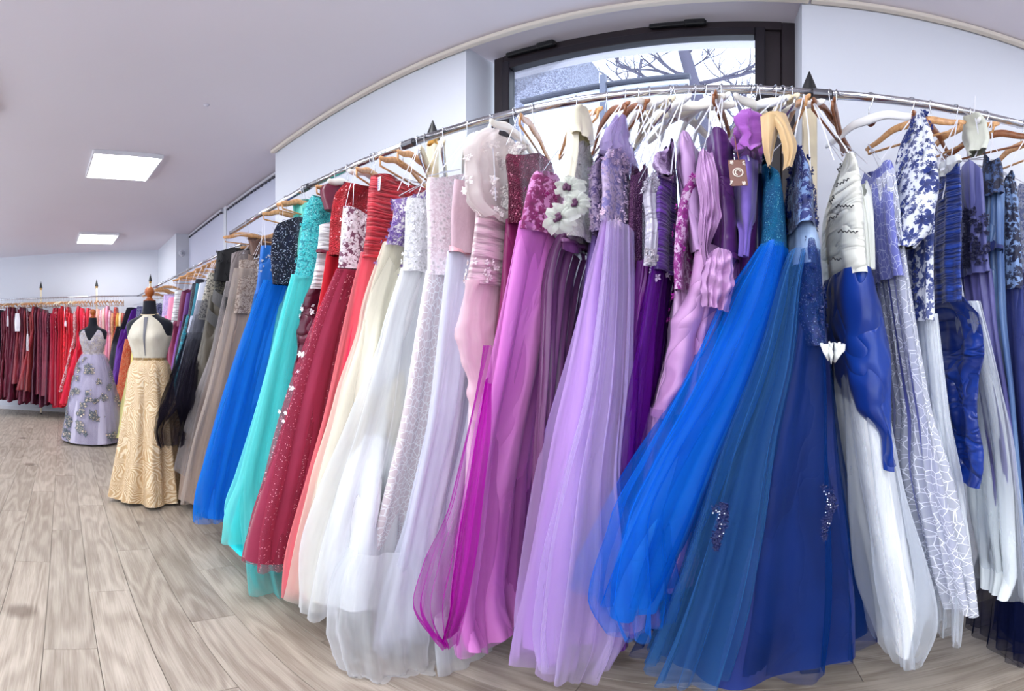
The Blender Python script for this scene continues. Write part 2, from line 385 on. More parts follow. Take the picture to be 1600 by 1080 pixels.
# ------------------------------------------------------------------ vertical blinds
SLAT = paint((202, 204, 222), .6)
def blind(x0, x1, y, label):
    r = empty('vertical_blind', ((x0+x1)/2, y, 0), label=label, cat='blind', group='vertical blinds in the recess')
    L = x1-x0
    MB().box((0, -.01, 2.965), (L, .05, .03), bevel=.003).build('head_rail', plain((196, 194, 204), .4), r)
    n = int(L/.083); sm = MB().box((0, 0, 0), (.088, .003, 1.9)).mesh('slat'); sm.materials.append(SLAT)
    cm = MB().box((0, 0, 0), (.05, .022, .016), bevel=.002).mesh('carrier'); cm.materials.append(plain((60, 60, 70), .5))
    for i in range(n):
        xx = -L/2 + L*(i+.5)/n
        s_ = bpy.data.objects.new('slat', sm); COL.objects.link(s_); s_.parent = r; s_.location = (xx, .0, 1.98); s_.rotation_euler.z = .5
        s_ = bpy.data.objects.new('carrier', cm); COL.objects.link(s_); s_.parent = r; s_.location = (xx, -.018, 2.94)
blind(-4.89, -3.225, 1.955, 'pale vertical slat blind beside the white wall, the nearer of two')
blind(-6.40, -4.99, 1.93, 'pale vertical slat blind beside the far pier, the farther of two')

# ------------------------------------------------------------------ window
win = empty('window_1', (0, 0, 0), kind='structure')
WX0, WX1, WP, WT, WB = -1.232, .213, 1.885, 2.985, 1.02
f = MB()
f.box((WX0+.03, WP+.03, (WT+WB)/2), (.06, .07, WT-WB), bevel=.004)
f.box((WX1-.03, WP+.03, (WT+WB)/2), (.06, .07, WT-WB), bevel=.004)
f.box(((WX0+WX1)/2, WP+.03, WT-.03), (WX1-WX0-.12, .07, .06)); f.box(((WX0+WX1)/2, WP+.03, WB+.03), (WX1-WX0-.12, .07, .06))
f.box((.115, WP+.035, (WT+WB)/2), (.075, .05, WT-WB-.12), bevel=.004)
f.build('window_frame', BROWNFR, win)
f = MB()
sx0, sx1, st, sb = WX0+.055, .082, WT-.055, WB+.055
f.box((sx0+.022, WP+.012, (st+sb)/2), (.044, .06, st-sb), bevel=.004); f.box((sx1-.022, WP+.012, (st+sb)/2), (.044, .06, st-sb), bevel=.004)
f.box(((sx0+sx1)/2, WP+.012, st-.03), (sx1-sx0-.088, .06, .06), bevel=.004); f.box(((sx0+sx1)/2, WP+.012, sb+.03), (sx1-sx0-.088, .06, .06), bevel=.004)
f.build('window_sash', plain((30, 25, 32), .35), win)
gs = N('glass'); g = gs.n('ShaderNodeBsdfTransparent', {0: (.93, .96, 1, 1)}).outputs[0]; gl = gs.n('ShaderNodeBsdfGlossy', {'Roughness': .02}).outputs[0]
GLASS = gs.end(gs.n('ShaderNodeMixShader', {0: gs.math('ADD', gs.math('MULTIPLY', gs.n('ShaderNodeFresnel', {0: 1.45}).outputs[0], .6), 0), 1: g, 2: gl}).outputs[0])
MB().box(((sx0+sx1)/2, WP+.02, (st+sb)/2), (sx1-sx0-.08, .006, st-sb-.1)).build('window_pane', GLASS, win)
f = MB()
for (ax, bx) in ((-1.14, -.87), (-.42, -.17)):
    h = MB().box(((ax+bx)/2, WP-.026, WT-.022), (bx-ax, .026, .03), bevel=.004)
    h.box((bx-.05, WP-.032, WT-.022), (.09, .03, .04), bevel=.005)
    h.tube([(bx-.05, WP-.05, WT-.022), (bx-.05, WP-.044, WT-.022)], .008, 8)
    h.build('hinge_cover', BLACK, win)
MB().box((-.52, 1.86, 1.035), (1.49, .16, .03), bevel=.004).build('window_sill', plain((226, 226, 230), .4), win)

# ------------------------------------------------------------------ outside the window
def W(px, py, Y):          # point at depth Y in front of the window wall that shows at this place of the photograph
    th = (px-CX0)/FPX; return Vector((Y*math.tan(th), Y, EYE + math.tan((CY0-py)/FPX)*Y/math.cos(th)))
s = N('pebble_dash'); v = s.n('ShaderNodeTexVoronoi', {'Vector': s.obj(), 'Scale': 80.0}); c = s.n('ShaderNodeSeparateColor', {0: v.outputs['Color']})
col = s.mix(s.step(c.outputs[0], .3, .8), lin((96, 98, 114)), lin((158, 160, 176)))
PEB = s.end(s.pbr(col, .9, s.bump(v.outputs['Distance'], .6, .01)))
bl = empty('neighbouring_building', (-2.9, 5.2, -1), label='grey pebble-dashed building seen through the left of the window', cat='building')
MB().box((-.8, .6, 3.0), (2.9, 1.2, 8.4)).build('wall', PEB, bl)
MB().box((-.8, -.02, 5.05), (2.9, .05, .05), ry=.0).build('seam', plain((60, 62, 76), .8), bl)
MB().tube([(-.7, -.03, 5.2), (.0, -.03, 4.62), (.3, -.03, 4.4)], .012, 6).build('cable', BLACK, bl)
aw = empty('canopy_board', (-.6, 3.4, 0), label='white framed canopy board with a dark top edge outside the window', cat='canopy')
a, b = W(818, 155, 3.4), W(1076, 122, 3.4); 
L = b.x-a.x; mx = (a.x+b.x)/2+.6; zt = 3.69
MB().box((mx, .03, zt-1.25), (L, .04, 2.46), bevel=.004).build('panel', plain((240, 243, 248), .6), aw)
MB().box((mx, 0, zt), (L+.03, .09, .028), bevel=.004).build('top_edge', plain((70, 72, 84), .5), aw)
pp = W(945, 140, 3.4); MB().box((pp.x+.6, -.04, zt-1.2), (.05, .05, 2.6), bevel=.004).build('post', plain((100, 104, 120), .5), aw)
MB().box((mx, -.012, zt-.1), (L, .03, .012)).build('lower_edge', plain((150, 154, 166), .5), aw)
BARK = plain((86, 82, 98), .9, bump=.6, bs=20)
def tree(name, pts, r0, label, seed, n=11):
    rr = random.Random(seed); base = Vector(pts[0])
    t = empty(name, (base.x, base.y, base.z), label=label, cat='tree')
    P = [Vector(p)-base for p in pts]
    MB().tube(P, [r0*(1-.6*i/(len(P)-1)) for i in range(len(P))], 10).build('trunk', BARK, t, True)
    for k in range(n):
        i = rr.randrange(1, len(P)-1) if len(P) > 2 else 0; p = P[i].lerp(P[i+1], rr.random())
        m = MB()
        def grow(p, d, r, L, dep):
            Q = [p]; q = p.copy()
            for j in range(5):
                d2 = (d + Vector((rr.uniform(-.35, .35), rr.uniform(-.2, .2), rr.uniform(-.2, .35)))).normalized(); q = q + d2*L/5; Q.append(q.copy()); d = d2
            m.tube(Q, [r*(1-.7*j/5) for j in range(6)], 6)
            if dep:
                for _ in range(4):
                    grow(Q[rr.randrange(1, 6)], (d+Vector((rr.uniform(-1, 1), rr.uniform(-.4, .4), rr.uniform(-.4, 1)))).normalized(), r*.5, L*.6, dep-1)
        sgn = -1 if k % 2 else 1
        grow(p, Vector((sgn*rr.uniform(.6, 1), rr.uniform(-.3, .3), rr.uniform(.1, .7))).normalized(), r0*rr.uniform(.2, .42), rr.uniform(1.0, 1.9), 2)
        m.build('branch', BARK, t, True)
tree('bare_tree', [(-.25, 6.4, -1), (-.3, 6.4, 1.5), (-.42, 6.4, 3.4), (-.62, 6.4, 4.8), (-.95, 6.4, 6.6), (-1.2, 6.4, 8)], .17, 'bare tree with a thick trunk outside, right of the window middle', 3, 13)
tree('bare_tree', [(.35, 9, -1), (.3, 9, 2.5), (.2, 9, 5.2), (.5, 9, 7.2), (.7, 9, 9)], .10, 'thin bare tree close to the right window frame outside', 9, 10)
tree('bare_tree', [(-3.6, 11, -1), (-3.4, 11, 4), (-3.0, 11, 7.0), (-2.7, 11, 10)], .10, 'slender bare tree beside the pebble-dashed building outside', 21, 10)

# ------------------------------------------------------------------ rails and posts
RAILP = [(-2.98, 1.215), (-1.90, 1.19), (-1.19, 1.215), (.225, 1.285), (1.35, 1.20)]
RZ = 2.10
def rail_y(x):
    xs = [p[0] for p in RAILP]; return float(np.interp(x, xs, [p[1] for p in RAILP]))
R2 = [(-7.35, 1.28), (-5.2, 1.36), (-3.28, 1.43)]
def rail2_y(x): return float(np.interp(x, [p[0] for p in R2], [p[1] for p in R2]))
BR0, BR1 = Vector((-7.28, 1.34)), Vector((-8.33, -2.4))
rr_ = empty('clothes_rail', (0, 1.25, RZ), label='chrome rail of the window wall carrying the nearest gowns', cat='rail')
for i in range(len(RAILP)-1):
    a, b = RAILP[i], RAILP[i+1]
    MB().tube([(a[0], a[1]-1.25, 0), (b[0], b[1]-1.25, 0)], .0165, 14).build('rail_tube', CHROME, rr_, True)
for i in range(1, len(RAILP)-1):
    a = RAILP[i]
    j = MB().tube([(a[0]-.028, a[1]-1.25, 0), (a[0]+.028, a[1]-1.25, 0)], .0195, 14)
    for dx in (-.018, .018): j.tube([(a[0]+dx, a[1]-1.25, .013), (a[0]+dx, a[1]-1.25, .022)], .004, 6)
    j.build('joint', CHROME_D, rr_, False)
for x in (-2.98, 1.35):
    MB().tube([(x-.006, rail_y(x)-1.25, 0), (x+.006, rail_y(x)-1.25, 0)], .018, 12).build('end_cap', CHROME, rr_)
    MB().tube([(x, rail_y(x)-1.25, 0), (x, WY-1.25 if x > -2.9 else 1.95-1.25, 0)], .009, 10).build('wall_arm', CHROME, rr_, True)
r2 = empty('clothes_rail', (-5, 1.36, RZ), label='chrome rail below the vertical blinds, behind the gold mannequin gown', cat='rail')
for a, b in zip(R2[:-1], R2[1:]): MB().tube([(a[0]+5, a[1]-1.36, 0), (b[0]+5, b[1]-1.36, 0)], .0125, 12).build('rail_tube', CHROME, r2, True)
for x in (-6.2, -3.28): MB().tube([(x+5, rail2_y(x)-1.36, 0), (x+5, (1.71 if x < -6 else 1.93)-1.36, 0)], .009, 10).build('wall_arm', CHROME, r2, True)
r3 = empty('clothes_rail', (BR0.x, BR0.y, RZ), label='chrome rail along the far end wall with the dark red gowns', cat='rail')
d3 = BR1-BR0; MB().tube([(0, 0, 0), (d3.x, d3.y, 0)], .0125, 12).build('rail_tube', CHROME, r3, True)
def post(x, y, ztop, label, ph=.10):
    r = empty('rack_post', (x, y, 0), label=label, cat='rack post', group='wooden rack posts with spear tips')
    MB().box((0, 0, (ztop-ph-.03)/2), (.045, .03, ztop-ph-.03), bevel=.003).build('post', CREAMW, r)
    MB().box((0, 0, .015), (.06, .045, .03), bevel=.004).build('foot', plain((60, 58, 62), .5), r)
    MB().lathe([(.016, ztop-ph-.04), (.024, ztop-ph-.03), (.018, ztop-ph-.01), (.026, ztop-ph)], n=14).build('collar', GOLDM, r, True)
    MB().lathe([(.029, ztop-ph), (.024, ztop-ph*.75), (.001, ztop)], n=14).build('spear_tip', BLACK, r)
post(.195, 1.335, 2.235, 'rack post with black spear tip right of the window frame', .11)
post(-1.15, 1.31, 2.245, 'rack post with black spear tip above the white lace gowns', .10)
def on_back(px, off=0):    # point of the far rail at this azimuth
    th = (px-CX0)/FPX; dx, dy = math.sin(th), math.cos(th)
    den = dx*d3.y - dy*d3.x; t = (BR0.x*d3.y-BR0.y*d3.x)/den; return Vector((dx*(t+off), dy*(t+off)))
for px, lb in ((64, 'rack post with gold collar and spear tip above the burgundy gowns'), (151, 'rack post with gold collar and spear tip above the lilac mannequin')):
    p = on_back(px, .09); post(p.x, p.y, 2.42, lb, .13)
post(-6.95, 1.42, 2.43, 'rack post with spear tip right of the wooden ball of the gold mannequin', .13)

# ------------------------------------------------------------------ gowns: draped tubes
class Surf: pass
def herm(xs, ys, q):
    xs = np.asarray(xs, float); ys = np.asarray(ys, float); n = len(xs)
    if n == 2: return np.interp(q, xs, ys)
    d = np.diff(ys)/np.diff(xs); m = np.zeros(n); m[0] = d[0]; m[-1] = d[-1]
    for i in range(1, n-1): m[i] = 0 if d[i-1]*d[i] <= 0 else 2*d[i-1]*d[i]/(d[i-1]+d[i])
    i = np.clip(np.searchsorted(xs, q)-1, 0, n-2); h = xs[i+1]-xs[i]; t = (q-xs[i])/h
    return (2*t**3-3*t**2+1)*ys[i] + (t**3-2*t**2+t)*h*m[i] + (-2*t**3+3*t**2)*ys[i+1] + (t**3-t**2)*h*m[i+1]
def grid_mesh(name, V, UV, wrap, mat, parent, base):
    nv, nu = V.shape[:2]; V = (V - np.array(base)).reshape(-1, 3).astype(np.float32)
    i, j = np.meshgrid(np.arange(nv-1), np.arange(nu if wrap else nu-1), indexing='ij'); j2 = (j+1) % nu
    F = np.stack([i*nu+j, (i+1)*nu+j, (i+1)*nu+j2, i*nu+j2], -1).reshape(-1, 4)
    u = UV[..., 0]; v = UV[..., 1]
    uj = u[i, j]; uj2 = np.where(j+1 >= nu, u[i, j-1]+(u[i, j-1]-u[i, j-2]), u[i, j2]) if wrap else u[i, j2]
    ui = u[i+1, j]; ui2 = np.where(j+1 >= nu, u[i+1, j-1]+(u[i+1, j-1]-u[i+1, j-2]), u[i+1, j2]) if wrap else u[i+1, j2]
    L = np.stack([np.stack([uj, v[i, j]], -1), np.stack([ui, v[i+1, j]], -1), np.stack([ui2, v[i+1, j2]], -1), np.stack([uj2, v[i, j2]], -1)], 2).reshape(-1, 2)
    me = bpy.data.meshes.new(name); me.vertices.add(len(V)); me.vertices.foreach_set('co', V.ravel())
    nf = len(F); me.loops.add(nf*4); me.loops.foreach_set('vertex_index', F.astype(np.int32).ravel())
    me.polygons.add(nf); me.polygons.foreach_set('loop_start', (np.arange(nf)*4).astype(np.int32)); me.polygons.foreach_set('loop_total', np.full(nf, 4, np.int32))
    me.update(calc_edges=True); uvl = me.uv_layers.new(name='UVMap'); uvl.data.foreach_set('uv', L.astype(np.float32).ravel())
    me.polygons.foreach_set('use_smooth', np.ones(nf, bool)); me.update()
    return link(name, me, mat, parent)
def solve(py, pl, pr, yf, yb, amin=.018):
    tL, tR = math.tan((pl-CX0)/FPX), math.tan((pr-CX0)/FPX)
    b = (yb-yf)/2
    def g(a, b, cy): return math.sqrt(a*a+tL*tL*b*b)+math.sqrt(a*a+tR*tR*b*b)-(tR-tL)*cy
    cy = yf+b
    if g(amin, b, cy) > 0:
        lo, hi = .01, b
        for _ in range(30):
            m = (lo+hi)/2
            if g(amin, m, yf+m) > 0: hi = m
            else: lo = m
        b = lo; a = amin; cy = yf+b
        if g(a, b, cy) > 0: a = max(.008, (tR-tL)*cy/2*.7)
    else:
        lo, hi = amin, 2.5
        for _ in range(40):
            m = (lo+hi)/2
            if g(m, b, cy) > 0: hi = m
            else: lo = m
        a = lo
    cx = tR*cy - math.sqrt(a*a+tR*tR*b*b)
    # nearest visible front point sets the height
    D = math.hypot(cx, yf if abs(cx) < .9 else cy-b*.7)
    z = EYE + math.tan((CY0-py)/FPX)*D
    return z, cx, cy, a, b
def tube_raw(name, lv, mat, parent, base, folds=12, amp=(.004, .03), nu=96, nv=36, seed=0, sharp=0, hemw=.0, twist=.3, rz=0, top=None, wav=0.0, off=0.0, uvw=None, wrinkle=0, zmin=.012, slant=0):
    """lv: rows (z, cx, cy, a, b) from top to bottom"""
    rs = np.random.RandomState(seed+5)
    lv = np.array(lv, float); k = np.concatenate([[0], np.cumsum(np.maximum(np.abs(np.diff(lv[:, 0])), .01))]); k /= k[-1]
    S = np.linspace(0, 1, nu, endpoint=False); T = np.linspace(0, 1, nv)
    TT = np.repeat(T[:, None], nu, 1)
    if top is not None: v0 = top(S*2*PI); TT = v0[None, :] + (1-v0[None, :])*TT
    if hemw: hv = 1 - hemw*(.5+.5*np.sin(S*2*PI*3+rs.rand()*6)*.6+.4*rs.rand()*np.sin(S*2*PI*7+rs.rand()*6)); TT = TT*hv[None, :]
    Z, CX, CY, A, B = [herm(k, lv[:, i], TT.ravel()).reshape(TT.shape) for i in range(5)]
    A = np.maximum(A, .006)+off; B = np.maximum(B, .006)+off
    # even spacing round the section
    ds = np.linspace(0, 2*PI, 241); am, bm = A.mean(), B.mean()
    arc = np.concatenate([[0], np.cumsum(np.hypot(np.diff(am*np.cos(ds)), np.diff(bm*np.sin(ds))))]); per = arc[-1]; U = np.interp(S*per, arc, ds)
    UU = np.repeat(U[None, :], nv, 0); SS = np.repeat(S[None, :], nv, 0)*2*PI
    nx, ny = np.cos(UU)/A, np.sin(UU)/B; nl = np.hypot(nx, ny); nx /= nl; ny /= nl
    F = np.zeros_like(UU); tot = 0
    for n_, w_ in ((folds, 1.0), (int(folds*1.7)+1, .4), (int(folds*.5)+1, .8), (int(folds*2.9)+1, .12)):
        ph = rs.rand()*6.28; tw = (rs.rand()-.5)*twist*6
        s_ = np.sin(n_*SS+ph+tw*TT+.5*np.sin(TT*4+rs.rand()*6))
        if sharp: s_ = (1-(s_*s_*.75+.25*np.abs(s_)))*1.6-.8
        F += w_*s_; tot += w_
    F /= tot*.62
    if wav: 
        for q in range(3): F += wav*np.sin((q*5+7)*TT*2.2+rs.rand()*6+ (q+1)*2*np.sin(SS*(q+1)+rs.rand()*6))*.5
    if wrinkle:      # gathered swags across the cloth
        for q in range(3):
            F += wrinkle*.45*(1-2*np.abs(np.sin(TT*(5+4*q)+(2.4+q)*np.sin(SS*.5+rs.rand()*6)+(1.3+.6*q)*np.sin(SS+rs.rand()*6)+.8*np.sin(TT*6+3*SS+rs.rand()*6)))**.8)/(1+.5*q)
    AM = amp[0]+(amp[1]-amp[0])*TT**1.3
    d = F*AM; lim = (.3 if wrinkle > .3 else .42)*np.minimum(A, B)+.006; d = lim*np.tanh(d/lim)
    lx, ly = A*np.cos(UU)+nx*d, B*np.sin(UU)+ny*d
    c_, s_ = math.cos(rz), math.sin(rz)
    X = CX+lx*c_-ly*s_; Y = CY+lx*s_+ly*c_
    Z = Z + (F*AM*.2)*TT - (slant*(1-TT)**3*(.5+.32*np.sin(SS+rs.rand()*6.28)+.25*np.sin(2*SS+rs.rand()*6.28)) if slant else 0)
    Z = np.maximum(Z, zmin)
    V = np.stack([X, Y, Z], -1); UV = np.stack([SS/(2*PI)*(uvw or per), Z], -1)
    o = grid_mesh(name, V, UV, True, mat, parent, base)
    sf = Surf(); sf.V = V; sf.UV = UV; sf.nv = nv; sf.nu = nu; sf.o = o; return sf
def applique(sf, parent, base, mat, count, vr, fr=(-1.2, 1.2), size=.016, seed=0, name='lace_applique', face=None, jit=1.0, drift=None):
    """sprays of small petals and leaves sewn on the cloth; fr = azimuth window round the camera-facing side"""
    rs = random.Random(seed); m = MB(); V = sf.V; nv, nu = sf.nv, sf.nu
    cen = V.mean(axis=(0, 1)); ang = math.atan2(-cen[1], -cen[0]) if face is None else face
    for _ in range(count):
        t = rs.uniform(*vr); i = min(nv-2, int(t*(nv-1))); row = V[i]; c = row.mean(axis=0)
        w = rs.uniform(*fr) + (drift*(t-vr[0]) if drift else 0)
        an = np.arctan2(row[:, 1]-c[1], row[:, 0]-c[0]); dlt = np.abs(np.angle(np.exp(1j*(an-ang-w)))); j = int(np.argmin(dlt))
        p = Vector(V[i, j]); e1 = Vector(V[i, (j+1) % nu])-Vector(V[i, j-1]); e2 = Vector(V[i+1, j])-Vector(V[max(i-1, 0), j])
        n = e1.cross(e2)
        if n.length < 1e-9: continue
        n.normalize(); out = p-Vector(c); out.z = 0
        if n.dot(out) < 0: n = -n
        e1 = e1.normalized(); e2 = n.cross(e1).normalized(); s = size*rs.uniform(.6, 1.25); k = rs.choice((3, 4, 5, 5)); a0 = rs.random()*6
        for q in range(k):
            a = a0+q*2*PI/k; d = e1*math.cos(a)+e2*math.sin(a); sd = n.cross(d); L = s*rs.uniform(.7, 1.2); wd = L*.36
            b0 = p+n*.003; P = [b0, b0+d*L*.5+sd*wd+n*.002, b0+d*L+n*.0045, b0+d*L*.5-sd*wd+n*.002, b0+d*L*.55+n*.005]
            m.add([x-Vector(base) for x in P], [(0, 1, 4), (1, 2, 4), (2, 3, 4), (3, 0, 4)])
    return tag(m.build(name, mat, parent), kind='stuff')
def sheet(name, left, right, mat, parent, base, folds=5, amp=.012, bulge=.03, nu=40, nv=40, seed=0, wr=0.0, Y=1.0, ks=0):
    """a hanging panel of cloth between two edges given as (px, py[, depth])"""
    rs = np.random.RandomState(seed+3)
    def edge(E):
        P = np.array([list(W(e[0], e[1], e[2] if len(e) > 2 else Y)) for e in E]); k = np.linspace(0, 1, len(E)); q = np.linspace(0, 1, nv)
        return np.stack([herm(k, P[:, i], q) for i in range(3)], -1)
    A, B = edge(left), edge(right); s = np.linspace(0, 1, nu)[None, :, None]; V = A[:, None]*(1-s)+B[:, None]*s
    S = np.repeat(np.linspace(0, 1, nu)[None], nv, 0); T = np.repeat(np.linspace(0, 1, nv)[:, None], nu, 1)
    d = np.zeros_like(S)
    for n_, w_ in ((folds, 1), (folds*1.8+.4, .5), (folds*.5+.3, .7)):
        x = np.sin(n_*PI*2*S+rs.rand()*6+(rs.rand()-.5)*3*T); x = (1-np.abs(x))*2-1 if ks else x; d += w_*x
    d = d*amp*.6*(.3+.7*T)
    if wr: d += wr*(np.sin(T*13+3*np.sin(S*4+rs.rand()*6)+rs.rand()*6)+.6*np.sin(T*25+4*S+2*np.sin(S*7+rs.rand()*6)))
    V[..., 1] -= bulge*np.sin(PI*S)+d; V[..., 0] += d*.3
    UV = np.stack([S*np.linalg.norm(A-B, axis=1).mean(), V[..., 2]], -1)
    return grid_mesh(name, V, UV, False, mat, parent, base)
# ------------------------------------------------------------------ hangers
def hanger_proto(body, bar, clip=False, badge=False, flatw=.018, drop=.05, armL=.19):
    P = {}
    h = MB(); a = [Vector((0, 0.0205*math.cos(w), .0205*math.sin(w))) for w in np.linspace(-.5, PI+.35, 12)]
    a = [v for v in a]; a.append(Vector((0, -.012, -.03))); a.append(Vector((0, 0, -.05))); a.append(Vector((0, 0, -.085)))
    h.tube(a, .0019, 6); P['hook'] = (h.mesh('hook', True), CHROME)
    b = MB(); pts = []
    for s in np.linspace(-1, 1, 25):
        y = s*armL; z = -.088 - drop*(abs(s)**1.5) - .004*math.cos(s*9); x = .012*(s*s)
        pts.append((x, y, z))
    rad = [flatw*(.55+.45*(1-abs(s)))*(1 if abs(s) < .98 else .6) if not clip else .008 for s in np.linspace(-1, 1, 25)]
    b.tube(pts, rad, 10, flat=.42 if flatw < .05 else .6); P['shoulders'] = (b.mesh('shoulders', True), body)
    if bar: P['bar'] = (MB().tube([(.006, -armL*.93, -.09-drop*.9), (.004, -armL*.9, -.16), (.004, armL*.9, -.16), (.006, armL*.93, -.09-drop*.9)], .0042, 6).mesh('bar', True), body if bar == 1 else CHROME)
    if badge: P['badge'] = (MB().lathe([(.001, 0), (.016, 0), (.016, .003), (.001, .004)], n=18).mesh('badge', True), plain((122, 62, 44), .35))
    return P
HP = {'wood': hanger_proto(WOODH, 1), 'white': hanger_proto(WHITEH, 0, flatw=.021, badge=True), 'whitep': hanger_proto(IVORYH, 0, flatw=.023), 'dark': hanger_proto(WOODD, 1), 'black': hanger_proto(BLACK, 2, flatw=.014), 'cream': hanger_proto(CREAMW, 2, flatw=.022)}
for P in HP.values():
    for me, mt in P.values():
        if not me.materials: me.materials.append(mt)
def hanger(style, x, y, rot, label, group, z=RZ, tilt=0.0):
    kind = {'wood': 'wooden', 'white': 'white', 'whitep': 'white', 'dark': 'dark wooden', 'black': 'black', 'cream': 'cream'}[style]
    r = empty('clothes_hanger', (x, y, z), rz=rot, label=label.replace('KIND', kind), cat='hanger', group=group); r.rotation_euler.x = tilt
    for nm, (me, mt) in HP[style].items():
        o = bpy.data.objects.new(nm, me); COL.objects.link(o); o.parent = r
        if nm == 'badge': o.location = (.012, -.0, -.098); o.rotation_euler = (0, PI/2, 0)
    return r
def ribbon(m, a, b, w=.0042, sag=.0):
    a, b = Vector(a), Vector(b); mid = (a+b)/2+Vector((random.uniform(-.006, .006), 0, -sag)); m.tube([a, mid, b], w, 5, flat=.25)
def levels(rows, yf, yb, cx0=None, wide=0.0):
    """rows (py, left, right[, front depth]) read off the photograph -> sections in metres"""
    n = len(rows); out = []
    if not isinstance(yf, tuple): yf = (yf, yf-.03)
    q = [(r[0]-rows[0][0])/max(1, rows[-1][0]-rows[0][0]) for r in rows]
    lim_fixed = True      # a hem may not sink below the floor: bring the cloth forward as it comes down
    if rows[-1][0] > 560:
        r = rows[-1]; th = ((r[1]*.6+r[2]*.4)-CX0)/FPX; ym = math.cos(th)*(EYE-.05)/math.tan((r[0]-CY0)/FPX)
        if len(r) <= 3 and ym < yf[1]: yf = (yf[0], max(ym, .55))
    for i, r in enumerate(rows):
        y = r[3] if len(r) > 3 else yf[0]+(yf[1]-yf[0])*q[i]**1.2
        S_ = solve(r[0], r[1], r[2], y, max(yb, y+.12))
        if cx0 is not None and (len(r) <= 3 or not lim_fixed):
            # gowns seen along the rail: they hang under their hanger and billow out towards the room
            z, cs, cy, a, b = S_; tL = math.tan((r[1]-CX0)/FPX)
            drop = min(1, max(0, (1.55-z)/1.4)); cn = cx0+.42*(cs-cx0); a = max(min(a, .16 if wide > .05 else .062), .03+wide*drop)
            back = max(yb, 1.40) - .05*(1-drop)
            def gg(f):
                c2, b2 = (f+back)/2, (back-f)/2
                return cn-tL*c2-math.sqrt(a*a+tL*tL*b2*b2)      # > 0 : section lies right of the edge
            tR = math.tan((r[2]+14-CX0)/FPX)
            for _k in range(12):
                lo, hi = .42, 1.34
                if gg(hi) < 0: f = hi
                elif gg(lo) > 0: f = lo
                else:
                    for _ in range(30):
                        m = (lo+hi)/2
                        if gg(m) > 0: hi = m
                        else: lo = m
                    f = lo
                c2, b2 = (f+back)/2, (back-f)/2
                if r[1] < 560 or tR*c2-cn > math.sqrt(a*a+tR*tR*b2*b2) or a < .035: break
                a *= .86; cn += .25*(cs-cn)
            cy, b = (f+back)/2, (back-f)/2; D = math.hypot(cn-.5*a, f+.12*b)
            S_ = (EYE+math.tan((CY0-r[0])/FPX)*D, cn, cy, a, b)
        out.append(S_)
    for i in range(1, n):
        if out[i][0] > out[i-1][0]-.012: out[i] = (out[i-1][0]-.012,)+tuple(out[i][1:])
    return out
GC = [0]
def gown(label, short, parts, hang='wood', rot=0.0, straps=2, group='gowns on the window rail', yb=1.43, cat='dress', name='gown', second=False, scol=None, hx=None):
    GC[0] += 1; sd = GC[0]*13
    first = levels(parts[0]['lv'], parts[0].get('yf', 1.08), parts[0].get('yb', yb))
    z0, cx, cy, a, b = first[0]; base = (cx, cy, 0)
    c0 = cx if (parts[0]['lv'][0][1] < 880 and hang) else None
    g = empty(name, base, label=label, cat=cat, group=group); SF = {}
    for i, p in enumerate(parts):
        if p.get('kind') == 'sheet':
            SF[p['n']] = sheet(p['n'], p['L'], p['R'], p['m'], g, base, seed=sd+i, **p.get('k', {})); 
            if p.get('label'): SF[p['n']]['label'] = p['label']
            continue
        lv = levels(p['lv'], p.get('yf', 1.08), p.get('yb', yb), c0 if p.get('wide', 1) else None, .10 if p['n'] in ('skirt', 'lining', 'overskirt', 'underskirt') else (.12 if 'tulle' in p['n'] else .02))
        k = dict(p.get('k', {})); k.setdefault('seed', sd if (p['n'] == 'lining' or (p['n'] == 'tulle_overlay' and not p.get('label') and i < 4)) else sd+i*7)
        sf = tube_raw(p['n'], lv, p['m'], g, base, **k); SF[p['n']] = sf
        if p.get('label'): sf.o['label'] = p['label']
        for j, ap in enumerate(p.get('app', ())): applique(sf, g, base, seed=sd+j, **ap)
    ry = rail2_y if second else rail_y
    x = cx if hx is None else hx; y = ry(x)
    if hang:
        hr = rot + random.uniform(-.14, .14)
        hanger(hang, x, y, hr, 'KIND hanger carrying the '+short, 'hangers on the window rail' if not second else 'hangers on the blinds rail')
        if straps:
            for s in range(straps):
                m = MB(); e = -1 if s == 0 else (1 if s == 1 else -.6); q = e*.17
                hp = (x - math.sin(hr)*q - cx, y+math.cos(hr)*q - cy, RZ-.12)
                for dd in (-.012, .014): ribbon(m, hp, (dd*2+.2*hp[0], max(-b*.8, min(b*.8, hp[1]*.9)), z0-.02), .0021)
                m.build('strap', scol or RIBBON, g)
    return g, SF
# ------------------------------------------------------------------ near gowns, right to left as the photograph shows them
def F(folds=8, a=.004, b=.042, **k): return dict(folds=folds, amp=(a, b), **k)
BOD = dict(folds=7, amp=(.003, .005), nu=64, nv=28, slant=.07)
TUL = dict(folds=8, amp=(.005, .06), nu=150, nv=40, sharp=1, hemw=.03)
WHT = (226, 230, 238)
